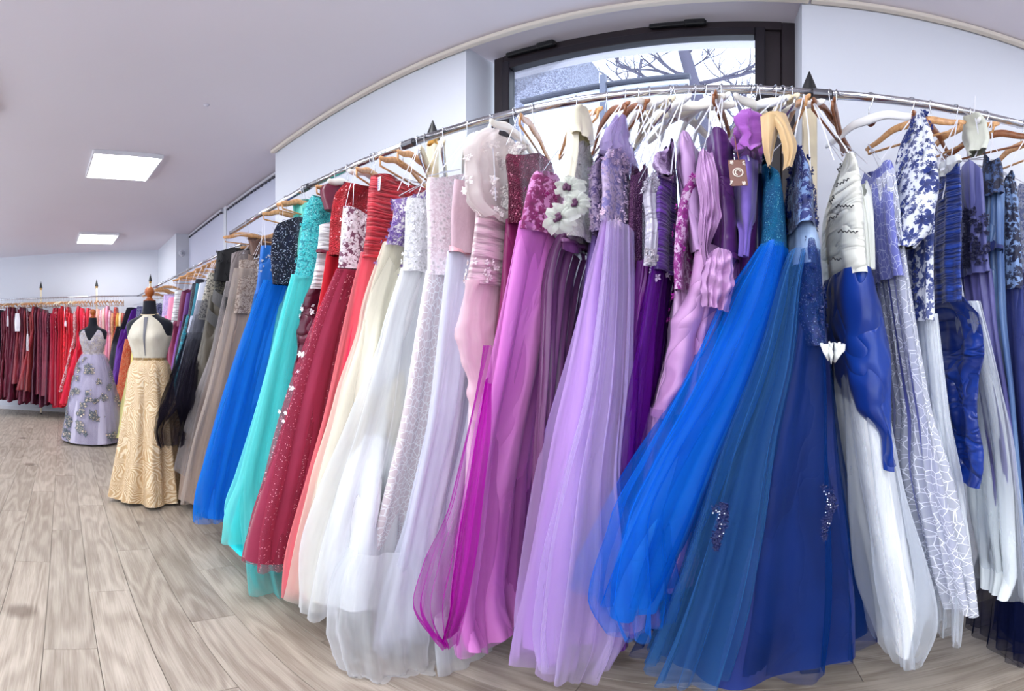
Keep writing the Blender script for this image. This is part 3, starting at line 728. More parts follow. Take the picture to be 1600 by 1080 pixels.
# --- right edge
gown('lilac tulle gown at the right edge, nearest the picture border', 'lilac gown at the right edge', [
 dict(n='bodice', m=lace((120, 130, 175), (196, 200, 222), 30), lv=[(262, 1590, 1640), (330, 1590, 1642), (420, 1592, 1642)], k=BOD),
 dict(n='skirt', m=satin((92, 96, 150)), lv=[(415, 1592, 1640), (560, 1588, 1665), (740, 1590, 1690), (940, 1592, 1720)], k=F()),
 dict(n='tulle_overlay', m=tulle((150, 150, 205), .4), lv=[(415, 1590, 1640), (560, 1580, 1670), (700, 1586, 1700), (945, 1590, 1730)], yf=1.05, k=TUL)], 'wood', .2)
gown('pale blue gown with black vine embroidery near the right edge', 'pale blue vine gown', [
 dict(n='bodice', m=lace((122, 150, 196), (16, 22, 56), 22, .5), lv=[(262, 1569, 1586), (300, 1562, 1590), (360, 1560, 1594), (450, 1560, 1598)], k=BOD),
 dict(n='skirt', m=satin((44, 58, 118)), lv=[(445, 1560, 1598), (600, 1566, 1606), (760, 1570, 1625), (940, 1560, 1650), (1035, 1556, 1660)], k=F(4, .004, .014)),
 dict(n='tulle_overlay', m=tulle((84, 92, 160), .35), lv=[(445, 1559, 1600), (600, 1562, 1610), (760, 1566, 1630), (1042, 1550, 1670)], yf=1.05, k=dict(TUL, folds=4, amp=(.004, .02)))], 'dark', .5)
g_, sf_ = gown('steel blue satin gown with black lace halter top and navy tulle hem', 'steel blue satin halter gown', [
 dict(n='bodice', m=lace((60, 84, 132), (14, 16, 44), 26, .55), lv=[(228, 1538, 1562), (260, 1534, 1566), (300, 1532, 1568)], k=BOD),
 dict(n='skirt', m=satin((70, 98, 148), (104, 134, 178), .3), lv=[(292, 1534, 1568), (380, 1527, 1567), (480, 1530, 1570), (620, 1540, 1585), (780, 1548, 1598), (930, 1548, 1610)], k=F(12, .008, .02)),
 dict(n='belt', m=satin((26, 38, 92)), lv=[(374, 1525, 1568), (388, 1525, 1568)], yf=1.07, k=dict(BOD, nv=5)),
 dict(n='tulle_overlay', m=tulle((20, 28, 66), .55), lv=[(760, 1546, 1592), (900, 1530, 1598), (1000, 1512, 1604), (1048, 1508, 1600)], yf=1.06, k=dict(TUL, folds=4, amp=(.004, .018)))], 'white', -.3)
gown('slate violet satin gown with navy lace at the waist, right of the royal blue one', 'slate violet satin gown', [
 dict(n='bodice', m=satin((80, 84, 140), (104, 106, 164)), lv=[(236, 1499, 1536), (290, 1499, 1538), (370, 1497, 1541), (424, 1500, 1546)], k=BOD,
   app=[dict(mat=plain((16, 18, 58), .6), count=150, vr=(.5, .95), fr=(-1.3, .6), size=.012)]),
 dict(n='skirt', m=satin((62, 62, 118), (110, 106, 168), .3), lv=[(420, 1500, 1546), (520, 1512, 1556), (640, 1530, 1574), (760, 1548, 1590), (920, 1556, 1612)], k=F(9, .01, .02, wrinkle=.5))], 'wood', .3)
gown('royal blue ruched satin gown with white trim, puffed skirt over white tulle', 'royal blue ruched gown', [
 dict(n='bodice', m=ruched((20, 42, 118), (34, 70, 166), 62), lv=[(246, 1463, 1499), (300, 1456, 1502), (380, 1450, 1502), (470, 1453, 1504)], k=dict(BOD, wrinkle=.8), app=[]),
 dict(n='trim', m=cloth((226, 228, 228)), lv=[(231, 1464, 1498), (252, 1462, 1501)], yf=1.07, k=dict(BOD, nv=6)),
 dict(n='overskirt', m=satin((8, 34, 108), (16, 56, 150), .28, 1.0, 6, 14), lv=[(462, 1453, 1506), (505, 1455, 1537), (550, 1460, 1540), (590, 1464, 1532), (650, 1472, 1530), (700, 1478, 1536), (735, 1482, 1538), (764, 1486, 1534)], yf=(1.05, 1.0), k=F(5, .010, .018, wrinkle=1.0, nv=60, nu=120)),
 dict(n='underskirt', m=satin((218, 224, 230), None, .5, .3), lv=[(470, 1492, 1530), (600, 1502, 1562), (700, 1505, 1578), (800, 1510, 1588), (900, 1528, 1592), (940, 1534, 1578)], yf=1.08, k=F(6, .004, .02)),
 dict(n='tulle_overlay', m=tulle((236, 242, 250), .26), lv=[(470, 1490, 1532), (600, 1500, 1565), (720, 1495, 1590), (850, 1502, 1600), (950, 1516, 1604)], yf=1.04, k=dict(TUL, folds=5, amp=(.004, .025)))], 'dark', -.9)
gown('white gown with navy floral lace sleeve and ivory skirt, right of the periwinkle one', 'white gown with navy floral lace', [
 dict(n='bodice', m=lace((218, 222, 232), (34, 56, 128), 17, .5), lv=[(290, 1420, 1462), (360, 1412, 1460), (430, 1416, 1460), (500, 1422, 1462)], k=BOD,
   app=[dict(mat=plain((28, 48, 122), .6), count=60, vr=(.1, 1), fr=(-.9, -.1), size=.011)]),
 dict(n='sleeve', m=lace((222, 227, 238), (30, 50, 122), 22, .40, seq=.05), lv=[(176, 1428, 1444, 1.05), (196, 1408, 1452, 1.03), (240, 1398, 1462, 1.0), (285, 1394, 1466, .99), (330, 1387, 1458, .99), (360, 1386, 1450, 1.0), (384, 1404, 1428, 1.02)], yb=1.25, k=dict(folds=4, amp=(.006, .012), nu=70, nv=40),
   app=[dict(mat=plain((28, 50, 126), .6), count=110, vr=(0, .95), fr=(-1.6, 1.6), size=.011)]),
 dict(n='skirt', m=satin((220, 225, 230), None, .5, .3), lv=[(490, 1420, 1464), (600, 1428, 1474), (740, 1430, 1492), (860, 1440, 1512), (950, 1450, 1520)], k=F(8, .004, .05)),
 dict(n='tulle_overlay', m=tulle((236, 242, 250), .24), lv=[(490, 1420, 1466), (620, 1424, 1480), (800, 1430, 1508), (1015, 1448, 1500)], yf=1.05, k=dict(TUL, folds=5, amp=(.004, .02)))], 'wood', .7)
g_, sf_ = gown('periwinkle blue gown veiled in white crackle-pattern lace', 'periwinkle crackle lace gown', [
 dict(n='bodice', m=crackle((112, 118, 196), (200, 206, 236), 46, .028), lv=[(230, 1352, 1392), (250, 1340, 1397), (330, 1352, 1398), (430, 1362, 1412)], k=BOD),
 dict(n='skirt', m=satin((106, 112, 190), (196, 200, 228), .5, .3, 5, .8), lv=[(420, 1362, 1412), (520, 1372, 1426), (640, 1385, 1444), (760, 1390, 1476), (880, 1412, 1500), (950, 1430, 1512)], k=F(8, .004, .018)),
 dict(n='lace_overlay', m=crackle((220, 224, 238), (240, 242, 250), 44, .035, .5), lv=[(262, 1340, 1398), (420, 1358, 1418), (520, 1368, 1432), (640, 1382, 1452), (760, 1388, 1486), (880, 1408, 1514), (975, 1424, 1524)], yf=(1.06, 1.0), k=F(12, .004, .024, sharp=1, hemw=.03, nu=150)),
 ], 'white', .6)
gown('ivory satin bodice with black script embroidery over a draped navy skirt', 'ivory bodice gown with black script', [
 dict(n='bodice', m=satin((222, 222, 212), (236, 236, 226), .42, .7, 4, 16), lv=[(238, 1318, 1336), (256, 1298, 1342), (300, 1286, 1348), (360, 1286, 1354), (424, 1290, 1360)], yf=1.02, k=dict(folds=5, amp=(.003, .006), nu=80, nv=40, wrinkle=.5)),
 dict(n='side_cup', m=satin((214, 216, 210), None, .5, .3), lv=[(268, 1342, 1354), (290, 1340, 1362), (360, 1346, 1366), (420, 1352, 1366)], yf=1.08, k=dict(BOD)),
 dict(n='overskirt', m=satin((8, 40, 118), (16, 62, 158), .28, .9, 5, 4), lv=[(414, 1290, 1360), (436, 1287, 1364), (500, 1288, 1380), (580, 1294, 1390), (640, 1305, 1392), (690, 1334, 1396), (738, 1364, 1402)], yf=(1.0, .98), yb=1.4, k=F(4, .006, .016, wrinkle=.55, nv=60, nu=120)),
 dict(n='underskirt', m=satin((222, 226, 230), None, .5, .3), lv=[(560, 1300, 1360), (640, 1302, 1384), (760, 1314, 1400), (880, 1330, 1420), (980, 1345, 1432), (1030, 1358, 1420)], yf=1.03, k=F(6, .004, .018)),
 dict(n='tulle_overlay', m=tulle((236, 242, 250), .26), lv=[(560, 1292, 1362), (680, 1300, 1392), (800, 1310, 1412), (920, 1322, 1440), (1000, 1340, 1446), (1056, 1350, 1428)], yf=(1.02, .98), k=TUL)], 'dark', -.42)
bb = g_.location
# black script-like stitching on the ivory bodice (short unreadable strokes)
gi = [o for o in bpy.data.objects if o.get('label', '').startswith('ivory satin bodice')][0]
def script_stroke(px, py, w, ang, n, yy=1.005):
    m = MB(); P = []; ca, sa = math.cos(ang), math.sin(ang)
    for i in range(n*6+1):
        t = i/(n*6); x = (t-.5)*w; y = math.sin(t*n*2*PI)*2.6*(.6+.4*math.sin(i*1.7))+ .8*math.cos(t*n*PI)
        P.append(W(px+x*ca-y*sa, py+x*sa+y*ca, yy)-Vector(gi.location))
    return m.tube(P, .0016, 5, flat=.6)
for px, py, w, an, n in ((1316, 285, 24, -.5, 4), (1312, 262, 14, -1.1, 3), (1320, 322, 28, .03, 5), (1302, 340, 18, -.45, 3), (1325, 362, 32, .05, 5), (1306, 405, 18, .1, 3), (1300, 312, 14, -1.1, 3)):
    script_stroke(px, py, w, an, n).build('embroidery', plain((18, 18, 24), .6), gi, True)
# flower knot on the draped skirt
m = MB()
for q in range(7):
    a = q*.9; c = W(1300+6*math.cos(a), 545+9*math.sin(a), .955)-Vector(gi.location); m.tube([c+Vector((0, 0, -.02)), c+Vector((.008*math.cos(a), -.012, 0)), c+Vector((.018*math.cos(a), 0, .018*math.sin(a)+.01))], [.004, .013, .005], 8, flat=.4)
m.build('satin_flower', satin((206, 208, 206)), gi, True)

gown('navy tulle gown with sequin lace top and pale blue panel, widest at the hem', 'navy sequin lace gown', [
 dict(n='bodice', m=lace((120, 150, 200), (20, 36, 104), 24, .62, seq=.12), lv=[(232, 1238, 1262), (258, 1227, 1269), (300, 1225, 1272), (345, 1225, 1276)], yf=1.02, k=BOD,
   app=[dict(mat=plain((16, 34, 104), .4), count=190, vr=(0, 1), fr=(-1.4, 1.4), size=.010)]),
 dict(n='pale_panel', m=satin((160, 184, 220), None, .5, .3), lv=[(335, 1226, 1276), (370, 1226, 1279), (408, 1226, 1278)], yf=1.025, k=BOD, label='pale blue satin panel'),
 dict(n='lining', m=satin((4, 26, 92), (8, 44, 122), .5, .3), lv=[(380, 1228, 1278), (480, 1208, 1286), (600, 1172, 1296), (740, 1122, 1306), (880, 1072, 1322), (980, 1040, 1334), (1066, 1014, 1338)], yf=(1.02, .97), k=F(7, .004, .038, nu=140, nv=44)),
 dict(n='lace_yoke', m=lace((22, 62, 128), (16, 40, 106), 26, .5, seq=.09, sheer=.3), lv=[(372, 1236, 1272), (395, 1230, 1279), (440, 1222, 1283), (490, 1212, 1287), (540, 1230, 1290)], yf=(1.0, .985), k=BOD, app=[dict(mat=plain((14, 34, 96), .35), count=130, vr=(0, .95), fr=(-1.2, 1.3), size=.010)]),
 dict(n='tulle_overlay', m=tulle((18, 62, 136), .33), lv=[(385, 1228, 1280), (480, 1205, 1288), (600, 1165, 1298), (740, 1112, 1310), (880, 1058, 1330), (980, 1026, 1342), (1082, 992, 1346)], yf=(.99, .93), k=dict(TUL, folds=7, amp=(.004, .05))),
 dict(n='tulle_overlay', m=tulle((70, 128, 190), .34), lv=[(386, 1232, 1258), (440, 1212, 1250), (560, 1180, 1240), (700, 1130, 1215), (860, 1085, 1200), (1000, 1040, 1180), (1085, 1010, 1160)], yf=(.96, .89), yb=1.1, k=dict(TUL, folds=7, amp=(.004, .03)), label='paler blue tulle fold')], 'wood', .1)
gn = [o for o in bpy.data.objects if o.get('label', '').startswith('navy tulle gown')][0]
sf_n = None
def bead_spray(px, py, w, h, Y, parent, mat, seed, n=70, size=.0085):
    rs = random.Random(seed); m = MB()
    for _ in range(n):
        a = rs.random()*2*PI; r = rs.random()**.6; t = rs.random()
        x = px+w*math.cos(a)*r*(1-t)**.6+5*math.sin(t*5); y = py+h*(t*2-1)+3*math.sin(a); c = W(x, y, Y)-Vector(parent.location)
        for q in range(4):
            b = q*PI/2+a; L = size*rs.uniform(.6, 1.2); d = Vector((math.cos(b), 0, math.sin(b))); s2 = Vector((-d.z, 0, d.x))
            m.add([c, c+d*L*.5+s2*L*.3+Vector((0, -.003, 0)), c+d*L+Vector((0, -.001, 0)), c+d*L*.5-s2*L*.3+Vector((0, -.003, 0))], [(0, 1, 2, 3)])
    tag(m.build('lace_spray', mat, parent), kind='stuff')
    m = MB()
    for _ in range(n//6):
        a = rs.random()*2*PI; c = W(px+w*.7*math.cos(a)*rs.random(), py+h*.8*rs.uniform(-1, .6), Y-.004)-Vector(parent.location); m.lathe([(.0004, -.0018), (.0018, 0), (.0004, .0018)], c, 6)
    tag(m.build('crystal_beads', plain((226, 234, 250), .1), parent, True), kind='stuff')
bead_spray(1124, 822, 15, 34, .865, gn, plain((12, 26, 84), .4), 4)
bead_spray(1293, 800, 9, 40, .93, gn, plain((12, 26, 84), .4), 5)

gown('bright blue tulle gown with turquoise glitter bodice, skirt sweeping far left', 'bright blue tulle gown', [
 dict(n='bodice', m=sequins((0, 92, 140), (10, 118, 160), 300, .4, (120, 200, 220), .05), lv=[(236, 1193, 1202), (252, 1190, 1220), (300, 1187, 1226), (345, 1185, 1228), (382, 1180, 1229)], yf=1.01, k=BOD),
 dict(n='lining', m=satin((4, 92, 190), (10, 120, 215), .55, .3), lv=[(374, 1182, 1228), (440, 1152, 1226), (520, 1122, 1212), (620, 1078, 1184), (720, 1026, 1152), (820, 985, 1120), (900, 965, 1092), (970, 968, 1066)], yf=(.99, .93), k=F(8, .004, .05, nu=140, nv=44)),
 dict(n='tulle_overlay', m=tulle((14, 118, 225), .42), lv=[(376, 1180, 1230), (440, 1148, 1230), (520, 1112, 1216), (620, 1060, 1192), (720, 1004, 1160), (820, 956, 1128), (900, 924, 1098), (955, 912, 1072)], yf=(.965, .9), k=dict(TUL, folds=7, amp=(.004, .045))),
 dict(n='tulle_overlay', m=tulle((30, 130, 235), .28), lv=[(377, 1184, 1216), (480, 1122, 1200), (600, 1070, 1150), (720, 1012, 1085), (820, 965, 1050), (950, 930, 1060), (1010, 965, 1050)], yf=(.95, .87), yb=1.15, k=dict(TUL, folds=7, amp=(.004, .03)))], 'whitep', -.5)
gown('dark navy gown hidden between the bright blue and lavender ones', 'hidden dark navy gown', [
 dict(n='bodice', m=satin((12, 20, 66)), lv=[(236, 1164, 1194), (320, 1162, 1198), (420, 1160, 1200)], yf=1.13, k=BOD),
 dict(n='skirt', m=satin((12, 24, 80)), lv=[(412, 1160, 1200), (560, 1140, 1200), (760, 1080, 1200), (1000, 1030, 1200)], yf=1.12, k=F())], 'cream', .3)
gown('lavender chiffon gown with purple ruffled shoulder, scarf hanging straight down', 'lavender chiffon gown', [
 dict(n='shoulder_ruffle', m=cloth((140, 70, 160), (160, 92, 180)), lv=[(166, 1158, 1184), (174, 1146, 1192), (190, 1144, 1194), (204, 1156, 1190), (214, 1150, 1188), (232, 1160, 1180)], yf=1.02, yb=1.3, k=dict(folds=9, amp=(.014, .02), nu=80, nv=30, wrinkle=1.0)),
 dict(n='chiffon_scarf', m=cloth((112, 88, 176), (136, 112, 196), .6), lv=[(205, 1152, 1180), (260, 1150, 1184), (320, 1148, 1182), (362, 1152, 1172), (400, 1155, 1168)], yf=1.05, yb=1.25, k=dict(folds=5, amp=(.004, .006), nu=70, nv=30)),
 dict(n='bodice', m=satin((88, 34, 110)), lv=[(222, 1152, 1186), (330, 1150, 1190), (430, 1150, 1184)], yf=1.1, k=BOD),
 dict(n='skirt', m=satin((130, 64, 150), (168, 100, 186)), lv=[(400, 1138, 1170), (440, 1130, 1175), (520, 1120, 1170), (700, 1060, 1160), (920, 1020, 1150)], yf=1.1, k=F(9, .006, .02, wrinkle=.8))], 'white', .5)
gp, sp = gown('deep purple taffeta gown with brown paper tag hanging on it', 'deep purple taffeta gown', [
 dict(n='bodice', m=satin((72, 26, 92), (98, 44, 120), .32, .8, 5, 9), lv=[(197, 1106, 1146), (240, 1110, 1150), (300, 1117, 1153), (350, 1116, 1156), (400, 1112, 1160)], yf=1.03, k=dict(folds=6, amp=(.004, .007), nu=80, nv=36)),
 dict(n='skirt', m=satin((160, 110, 166), (188, 142, 196), .35, .8, 5, 6), lv=[(392, 1112, 1162), (430, 1102, 1146), (470, 1095, 1140), (540, 1085, 1130), (700, 1050, 1120), (930, 1020, 1110)], yf=1.03, k=F(7, .01, .02, wrinkle=1.0))], 'dark', -.2, straps=2)
# brown tag with a pale ring emblem
tg = empty('price_tag', W(1153, 270, .99), rz=.15, label='brown card tag with a pale ring emblem, tied to the deep purple gown', cat='tag')
c0 = W(1153, 270, .99)
MB().box((0, 0, 0), (.040, .0022, .070), ry=-.1, bevel=.0008).build('card', plain((118, 76, 66), .3), tg)
m = MB(); m.tube([(.011*math.cos(t), -.0022, .011*math.sin(t)) for t in np.linspace(0, 2*PI, 25)], .0016, 6)
m.tube([(.006*math.cos(t), -.0022, .007*math.sin(t)) for t in np.linspace(.4, 4.6, 15)], .0014, 6)
rs_ = random.Random(5)
for sx, sz in ((-1, 1), (1, 1), (-1, -1), (1, -1)):
    for q in range(8): m.tube([(sx*.014+rs_.uniform(-.004, .003), -.002, sz*.027+rs_.uniform(-.007, .005)), (sx*.014+rs_.uniform(-.004, .003), -.002, sz*.027+rs_.uniform(-.007, .005))], .001, 5)
m.build('emblem', plain((226, 216, 206), .4), tg)
MB().tube([(.002, -.002, .033), (-.004, .0, .07), (-.006, .01, .11)], .0012, 5).build('cord', plain((120, 60, 60), .6), tg)

gown('lilac satin gown with a long folded ruffle down its front', 'lilac satin ruffle gown', [
 dict(n='bodice', m=satin((168, 128, 180), (190, 150, 200), .36, .9, 10, 5), lv=[(203, 1062, 1098), (222, 1057, 1106), (260, 1058, 1110), (320, 1066, 1114), (390, 1082, 1118)], yf=1.05, k=dict(folds=6, amp=(.004, .008), nu=80, nv=36, wrinkle=.5)),
 dict(n='skirt', m=satin((176, 128, 178), (196, 150, 198), .36, .9, 5, 5), lv=[(380, 1082, 1140), (440, 1074, 1142), (500, 1052, 1124), (560, 1044, 1118), (620, 1032, 1098), (655, 1026, 1080)], yf=(1.02, 1.0), k=F(6, .008, .02, wrinkle=.9, nu=120, nv=50)),
 dict(kind='sheet', n='ruffle', m=satin((150, 108, 158), (184, 142, 190), .36, .6), L=[(1092, 238, 1.02), (1088, 275, 1.0), (1094, 320, 1.0), (1092, 350, 1.0), (1098, 400, 1.01), (1106, 440, 1.0)], R=[(1112, 240, 1.0), (1122, 285, .98), (1126, 335, .98), (1122, 352, .98), (1108, 395, 1.0), (1132, 445, 1.0)], k=dict(folds=3.1, amp=.016, bulge=.03, wr=.006, ks=1)),
 dict(kind='sheet', n='swag', m=satin((178, 132, 182), (200, 158, 204), .36, .8), L=[(1108, 396, .99), (1098, 420, .975), (1094, 452, .975), (1098, 478, .98)], R=[(1140, 390, 1.0), (1148, 420, .98), (1146, 452, .975), (1138, 488, .98)], k=dict(folds=2.3, amp=.016, bulge=.035, wr=.007, ks=1))], 'whitep', .5)
gown('lilac gown covered in magenta floral lace, before the satin ruffle', 'magenta floral lace gown', [
 dict(n='bodice', m=lace((204, 170, 204), (138, 16, 126), 30, .62), lv=[(272, 1082, 1112), (300, 1064, 1106), (350, 1056, 1098), (400, 1055, 1092), (452, 1056, 1092)], yf=1.03, k=BOD,
   app=[dict(mat=cloth((142, 18, 130)), count=150, vr=(0, 1), fr=(-1.3, 1.3), size=.009)]),
 dict(n='skirt', m=satin((186, 144, 186), (206, 166, 206), .4, .7), lv=[(445, 1054, 1092), (520, 1044, 1100), (620, 1024, 1080), (760, 1000, 1060), (900, 985, 1050), (990, 980, 1040)], yf=1.04, k=F(6, .006, .018, wrinkle=.5), app=[dict(mat=cloth((142, 18, 130)), count=22, vr=(0, .12), fr=(-.8, .8), size=.009)]),
 dict(n='tulle_overlay', m=tulle((176, 130, 190), .3), lv=[(640, 1018, 1080), (760, 995, 1070), (900, 975, 1060), (1000, 965, 1060)], yf=1.0, k=TUL)], 'white', .5)
gown('violet ruched gown with lace collar and purple organza skirt', 'violet ruched gown', [
 dict(n='bodice', m=ruched((70, 22, 128), (100, 44, 160), 85, .4, .4), lv=[(240, 1030, 1056), (300, 1027, 1059), (360, 1026, 1060), (420, 1024, 1059)], yf=1.03, k=dict(BOD, wrinkle=.5)),
 dict(n='lace_collar', m=lace((128, 100, 146), (170, 146, 184), 40, .5), lv=[(211, 1034, 1050), (225, 1024, 1057), (250, 1022, 1056), (272, 1030, 1050)], yf=1.02, k=BOD),
 dict(n='skirt', m=satin((74, 22, 120), (116, 44, 160), .34, .9, 12, 2), lv=[(412, 1022, 1060), (480, 1010, 1056), (560, 1000, 1048), (640, 992, 1042), (740, 980, 1034), (880, 970, 1028), (1020, 960, 1010)], yf=1.04, k=F(10, .01, .02)),
 dict(n='tulle_overlay', m=tulle((110, 24, 150), .4), lv=[(412, 1020, 1062), (500, 1002, 1056), (640, 985, 1046), (800, 975, 1036)], yf=1.01, k=TUL, app=[dict(mat=cloth((196, 176, 206)), count=22, vr=(.0, .09), fr=(-.9, .6), size=.011)])], 'whitep', -.45)
gown('slim silver satin gown with beaded top between lavender and violet', 'slim silver satin gown', [
 dict(n='bodice', m=satin((164, 160, 176), (196, 192, 206), .3, .8, 5, 14), lv=[(268, 1007, 1027), (300, 1006, 1031), (360, 1004, 1027), (414, 1002, 1024)], yf=1.02, k=dict(BOD, wrinkle=.5), app=[dict(mat=plain((176, 170, 186), .25), count=60, vr=(.02, .2), fr=(-1.3, 1.3), size=.008), dict(mat=plain((196, 188, 196), .25), count=36, vr=(.85, 1), fr=(-1.3, 1.3), size=.008)]),
 dict(n='skirt', m=satin((86, 20, 100), (116, 36, 130)), lv=[(405, 1000, 1026), (480, 992, 1022), (640, 980, 1018), (840, 965, 1010)], yf=1.06, k=F(8, .008, .016))], 'white', .5)
gown('mauve sequinned gown mostly hidden behind the slim silver one', 'mauve sequinned gown', [
 dict(n='bodice', m=sequins((96, 52, 96), (130, 84, 124), 220, .4, (190, 150, 170), .04), lv=[(236, 986, 1010), (320, 984, 1012), (420, 984, 1014)], yf=1.1, k=BOD),
 dict(n='skirt', m=satin((96, 44, 96)), lv=[(410, 982, 1014), (560, 975, 1014), (760, 960, 1010), (980, 950, 1000)], yf=1.1, k=F())], 'cream', .6)
gl_, sl_ = gown('lavender tulle ball gown with floral lace bodice and long skirt', 'lavender tulle ball gown', [
 dict(n='bodice', m=lace((112, 104, 164), (178, 158, 192), 34, .56, base2=(140, 128, 186)), lv=[(222, 950, 984), (250, 942, 992), (300, 944, 996), (345, 940, 1000)], yf=1.0, k=BOD,
   app=[dict(mat=cloth((196, 172, 200)), count=110, vr=(0, 1), fr=(-1.3, 1.3), size=.0085), dict(mat=cloth((214, 190, 210)), count=46, vr=(.88, 1), fr=(-1.5, 1.5), size=.011)]),
 dict(n='shoulder_net', m=tulle((186, 170, 214), .4), lv=[(178, 958, 975), (205, 948, 985), (230, 944, 990)], yf=1.02, yb=1.2, k=dict(TUL, nv=16)),
 dict(n='lining', m=satin((196, 150, 224), (206, 166, 232), .6, .3), lv=[(342, 942, 1000), (450, 918, 1000), (560, 900, 996), (700, 868, 986), (850, 842, 976), (960, 828, 968), (1030, 826, 956)], yf=(.99, .96), k=F(8, .004, .05, nu=140, nv=44)),
 dict(n='tulle_overlay', m=tulle((218, 192, 240), .40), lv=[(340, 940, 1003), (450, 912, 1004), (560, 890, 1002), (700, 858, 992), (850, 832, 982), (980, 813, 972), (1066, 808, 962)], yf=(.97, .92), k=dict(TUL, folds=7, amp=(.004, .045))),
 dict(n='tulle_overlay', m=tulle((222, 206, 246), .30), lv=[(343, 950, 990), (450, 940, 990), (600, 920, 985), (760, 880, 975), (900, 850, 985), (1000, 840, 978), (1075, 850, 950)], yf=(.94, .88), yb=1.1, k=dict(TUL, folds=7, amp=(.004, .03)))], 'white', .55)
gown('dusky lilac lace gown just left of the lavender ball gown', 'dusky lilac lace gown', [
 dict(n='bodice', m=lace((84, 66, 118), (160, 140, 172), 44, .6), lv=[(222, 930, 954), (250, 922, 956), (300, 921, 955), (360, 925, 955)], yf=1.03, k=BOD,
   app=[dict(mat=cloth((176, 154, 184)), count=80, vr=(0, 1), fr=(-1.4, 1), size=.0075)]),
 dict(n='skirt', m=satin((110, 84, 150)), lv=[(350, 925, 955), (500, 905, 950), (700, 880, 930), (960, 850, 920)], yf=1.08, k=F())], 'dark', .6)
gj, sj = gown('ivory brocade jacket gown with organza flowers and plum satin skirt', 'ivory jacket gown with plum skirt', [
 dict(n='jacket', m=lace((216, 214, 206), (228, 228, 222), 40, .5, relief=1.0), lv=[(205, 892, 926), (225, 884, 934), (280, 882, 936), (330, 884, 940), (366, 886, 944)], yf=1.0, k=BOD),
 dict(n='bow', m=satin((222, 216, 192), None, .42, .4), lv=[(164, 895, 918), (172, 886, 927), (192, 884, 929), (206, 892, 922)], yf=.99, yb=1.12, k=dict(folds=4, amp=(.004, .006), nu=60, nv=20)),
 dict(kind='sheet', n='bow_tail', m=satin((224, 220, 198), None, .42, .4), L=[(887, 196, 1.0), (884, 230, .99), (880, 275, .99)], R=[(906, 196, .99), (904, 230, .98), (898, 278, .98)], k=dict(folds=1.3, amp=.006, bulge=.012)),
 dict(n='skirt', m=satin((92, 50, 92), (128, 78, 122), .3, .6, 5, 1), lv=[(358, 880, 930), (390, 862, 922), (450, 850, 908), (560, 846, 890), (700, 838, 875), (900, 825, 870)], yf=1.04, k=F(8, .012, .02, sharp=1)),
 dict(n='belt', m=satin((104, 58, 104)), lv=[(358, 879, 932), (376, 876, 930)], yf=1.01, k=dict(BOD, nv=5))], 'dark', .7)
bj = Vector(gj.location)
def organza_flower(px, py, Y, s, seed):
    rs = random.Random(seed); m = MB(); c = W(px, py, Y)-bj
    for q in range(7):
        a = q*2*PI/7+rs.random()*.4; d = Vector((math.cos(a), 0, math.sin(a))); sd = Vector((-d.z, 0, d.x)); L = s*rs.uniform(.85, 1.25); nn = 6; V = []; Fq = []
        for i in range(nn):
            t = i/(nn-1)
            for j in range(7):
                u = j/6-.5; w = L*.95*math.sin(PI*min(1, t*.62+.1))
                V.append(c+d*L*t+sd*w*u+Vector((0, -.012-.02*t*(1-t)*4*.6-.006*math.cos(u*9+q)-.008*t*math.sin(u*12+q*2), 0)))
        for i in range(nn-1):
            for j in range(6): Fq.append((i*7+j, (i+1)*7+j, (i+1)*7+j+1, i*7+j+1))
        m.add(V, Fq)
    f_ = m.build('organza_flower', tulle((226, 230, 222), .72, .6), gj, True)
    k = MB()
    for q in range(7): k.tube([c+Vector((0, -.02, 0)), c+Vector((rs.uniform(-.008, .008), -.034, rs.uniform(-.009, .009)))], [.004, .005], 7)
    k.build('flower_heart', satin((74, 34, 66)), f_, True); 
organza_flower(894, 298, .975, .034, 1); organza_flower(880, 345, .955, .040, 2); organza_flower(905, 322, .96, .030, 3)

gown('pink satin gown with magenta leaf pattern, full pink tulle skirt', 'magenta leaf pink tulle gown', [
 dict(n='bodice', m=lace((206, 132, 190), (132, 18, 96), 22, .56), lv=[(243, 838, 872), (270, 830, 870), (310, 822, 866), (360, 812, 856)], yf=1.0, k=BOD,
   app=[dict(mat=cloth((128, 16, 92)), count=34, vr=(0, 1), fr=(-1.3, 1.3), size=.014)]),
 dict(n='lining', m=satin((214, 116, 204), (226, 142, 216), .55, .3), lv=[(350, 812, 858), (440, 796, 850), (560, 775, 845), (700, 748, 836), (850, 728, 826), (950, 722, 812), (1010, 738, 804)], yf=(1.0, .99), k=F(8, .004, .056, nu=140, nv=44)),
 dict(n='tulle_overlay', m=tulle((228, 156, 224), .42), lv=[(350, 810, 860), (440, 792, 854), (560, 768, 850), (700, 738, 842), (850, 715, 834), (960, 706, 824), (1030, 712, 812)], yf=(.98, .95), k=dict(TUL, folds=7, amp=(.004, .045))),
 dict(kind='sheet', n='sheer_train', m=tulle((186, 10, 172), .42), L=[(764, 540, .93), (740, 640, .87), (705, 780, .80), (660, 880, .77), (643, 942, .76), (668, 985, .77), (700, 1008, .78)], R=[(768, 540, .92), (766, 640, .86), (756, 760, .79), (744, 860, .76), (732, 930, .75), (722, 980, .76), (716, 1008, .78)], k=dict(folds=2.4, amp=.016, bulge=.03, ks=1), label='sheer magenta train'),
 dict(kind='sheet', n='sheer_fold', m=tulle((182, 0, 166), .74), L=[(763, 590, .88), (738, 720, .81), (715, 850, .77), (706, 930, .75), (692, 1004, .76)], R=[(768, 600, .87), (764, 700, .80), (750, 820, .76), (732, 930, .74), (714, 990, .76)], k=dict(folds=1.4, amp=.01, bulge=.02, ks=1), label='deep magenta doubled fold')], 'wood', .8)
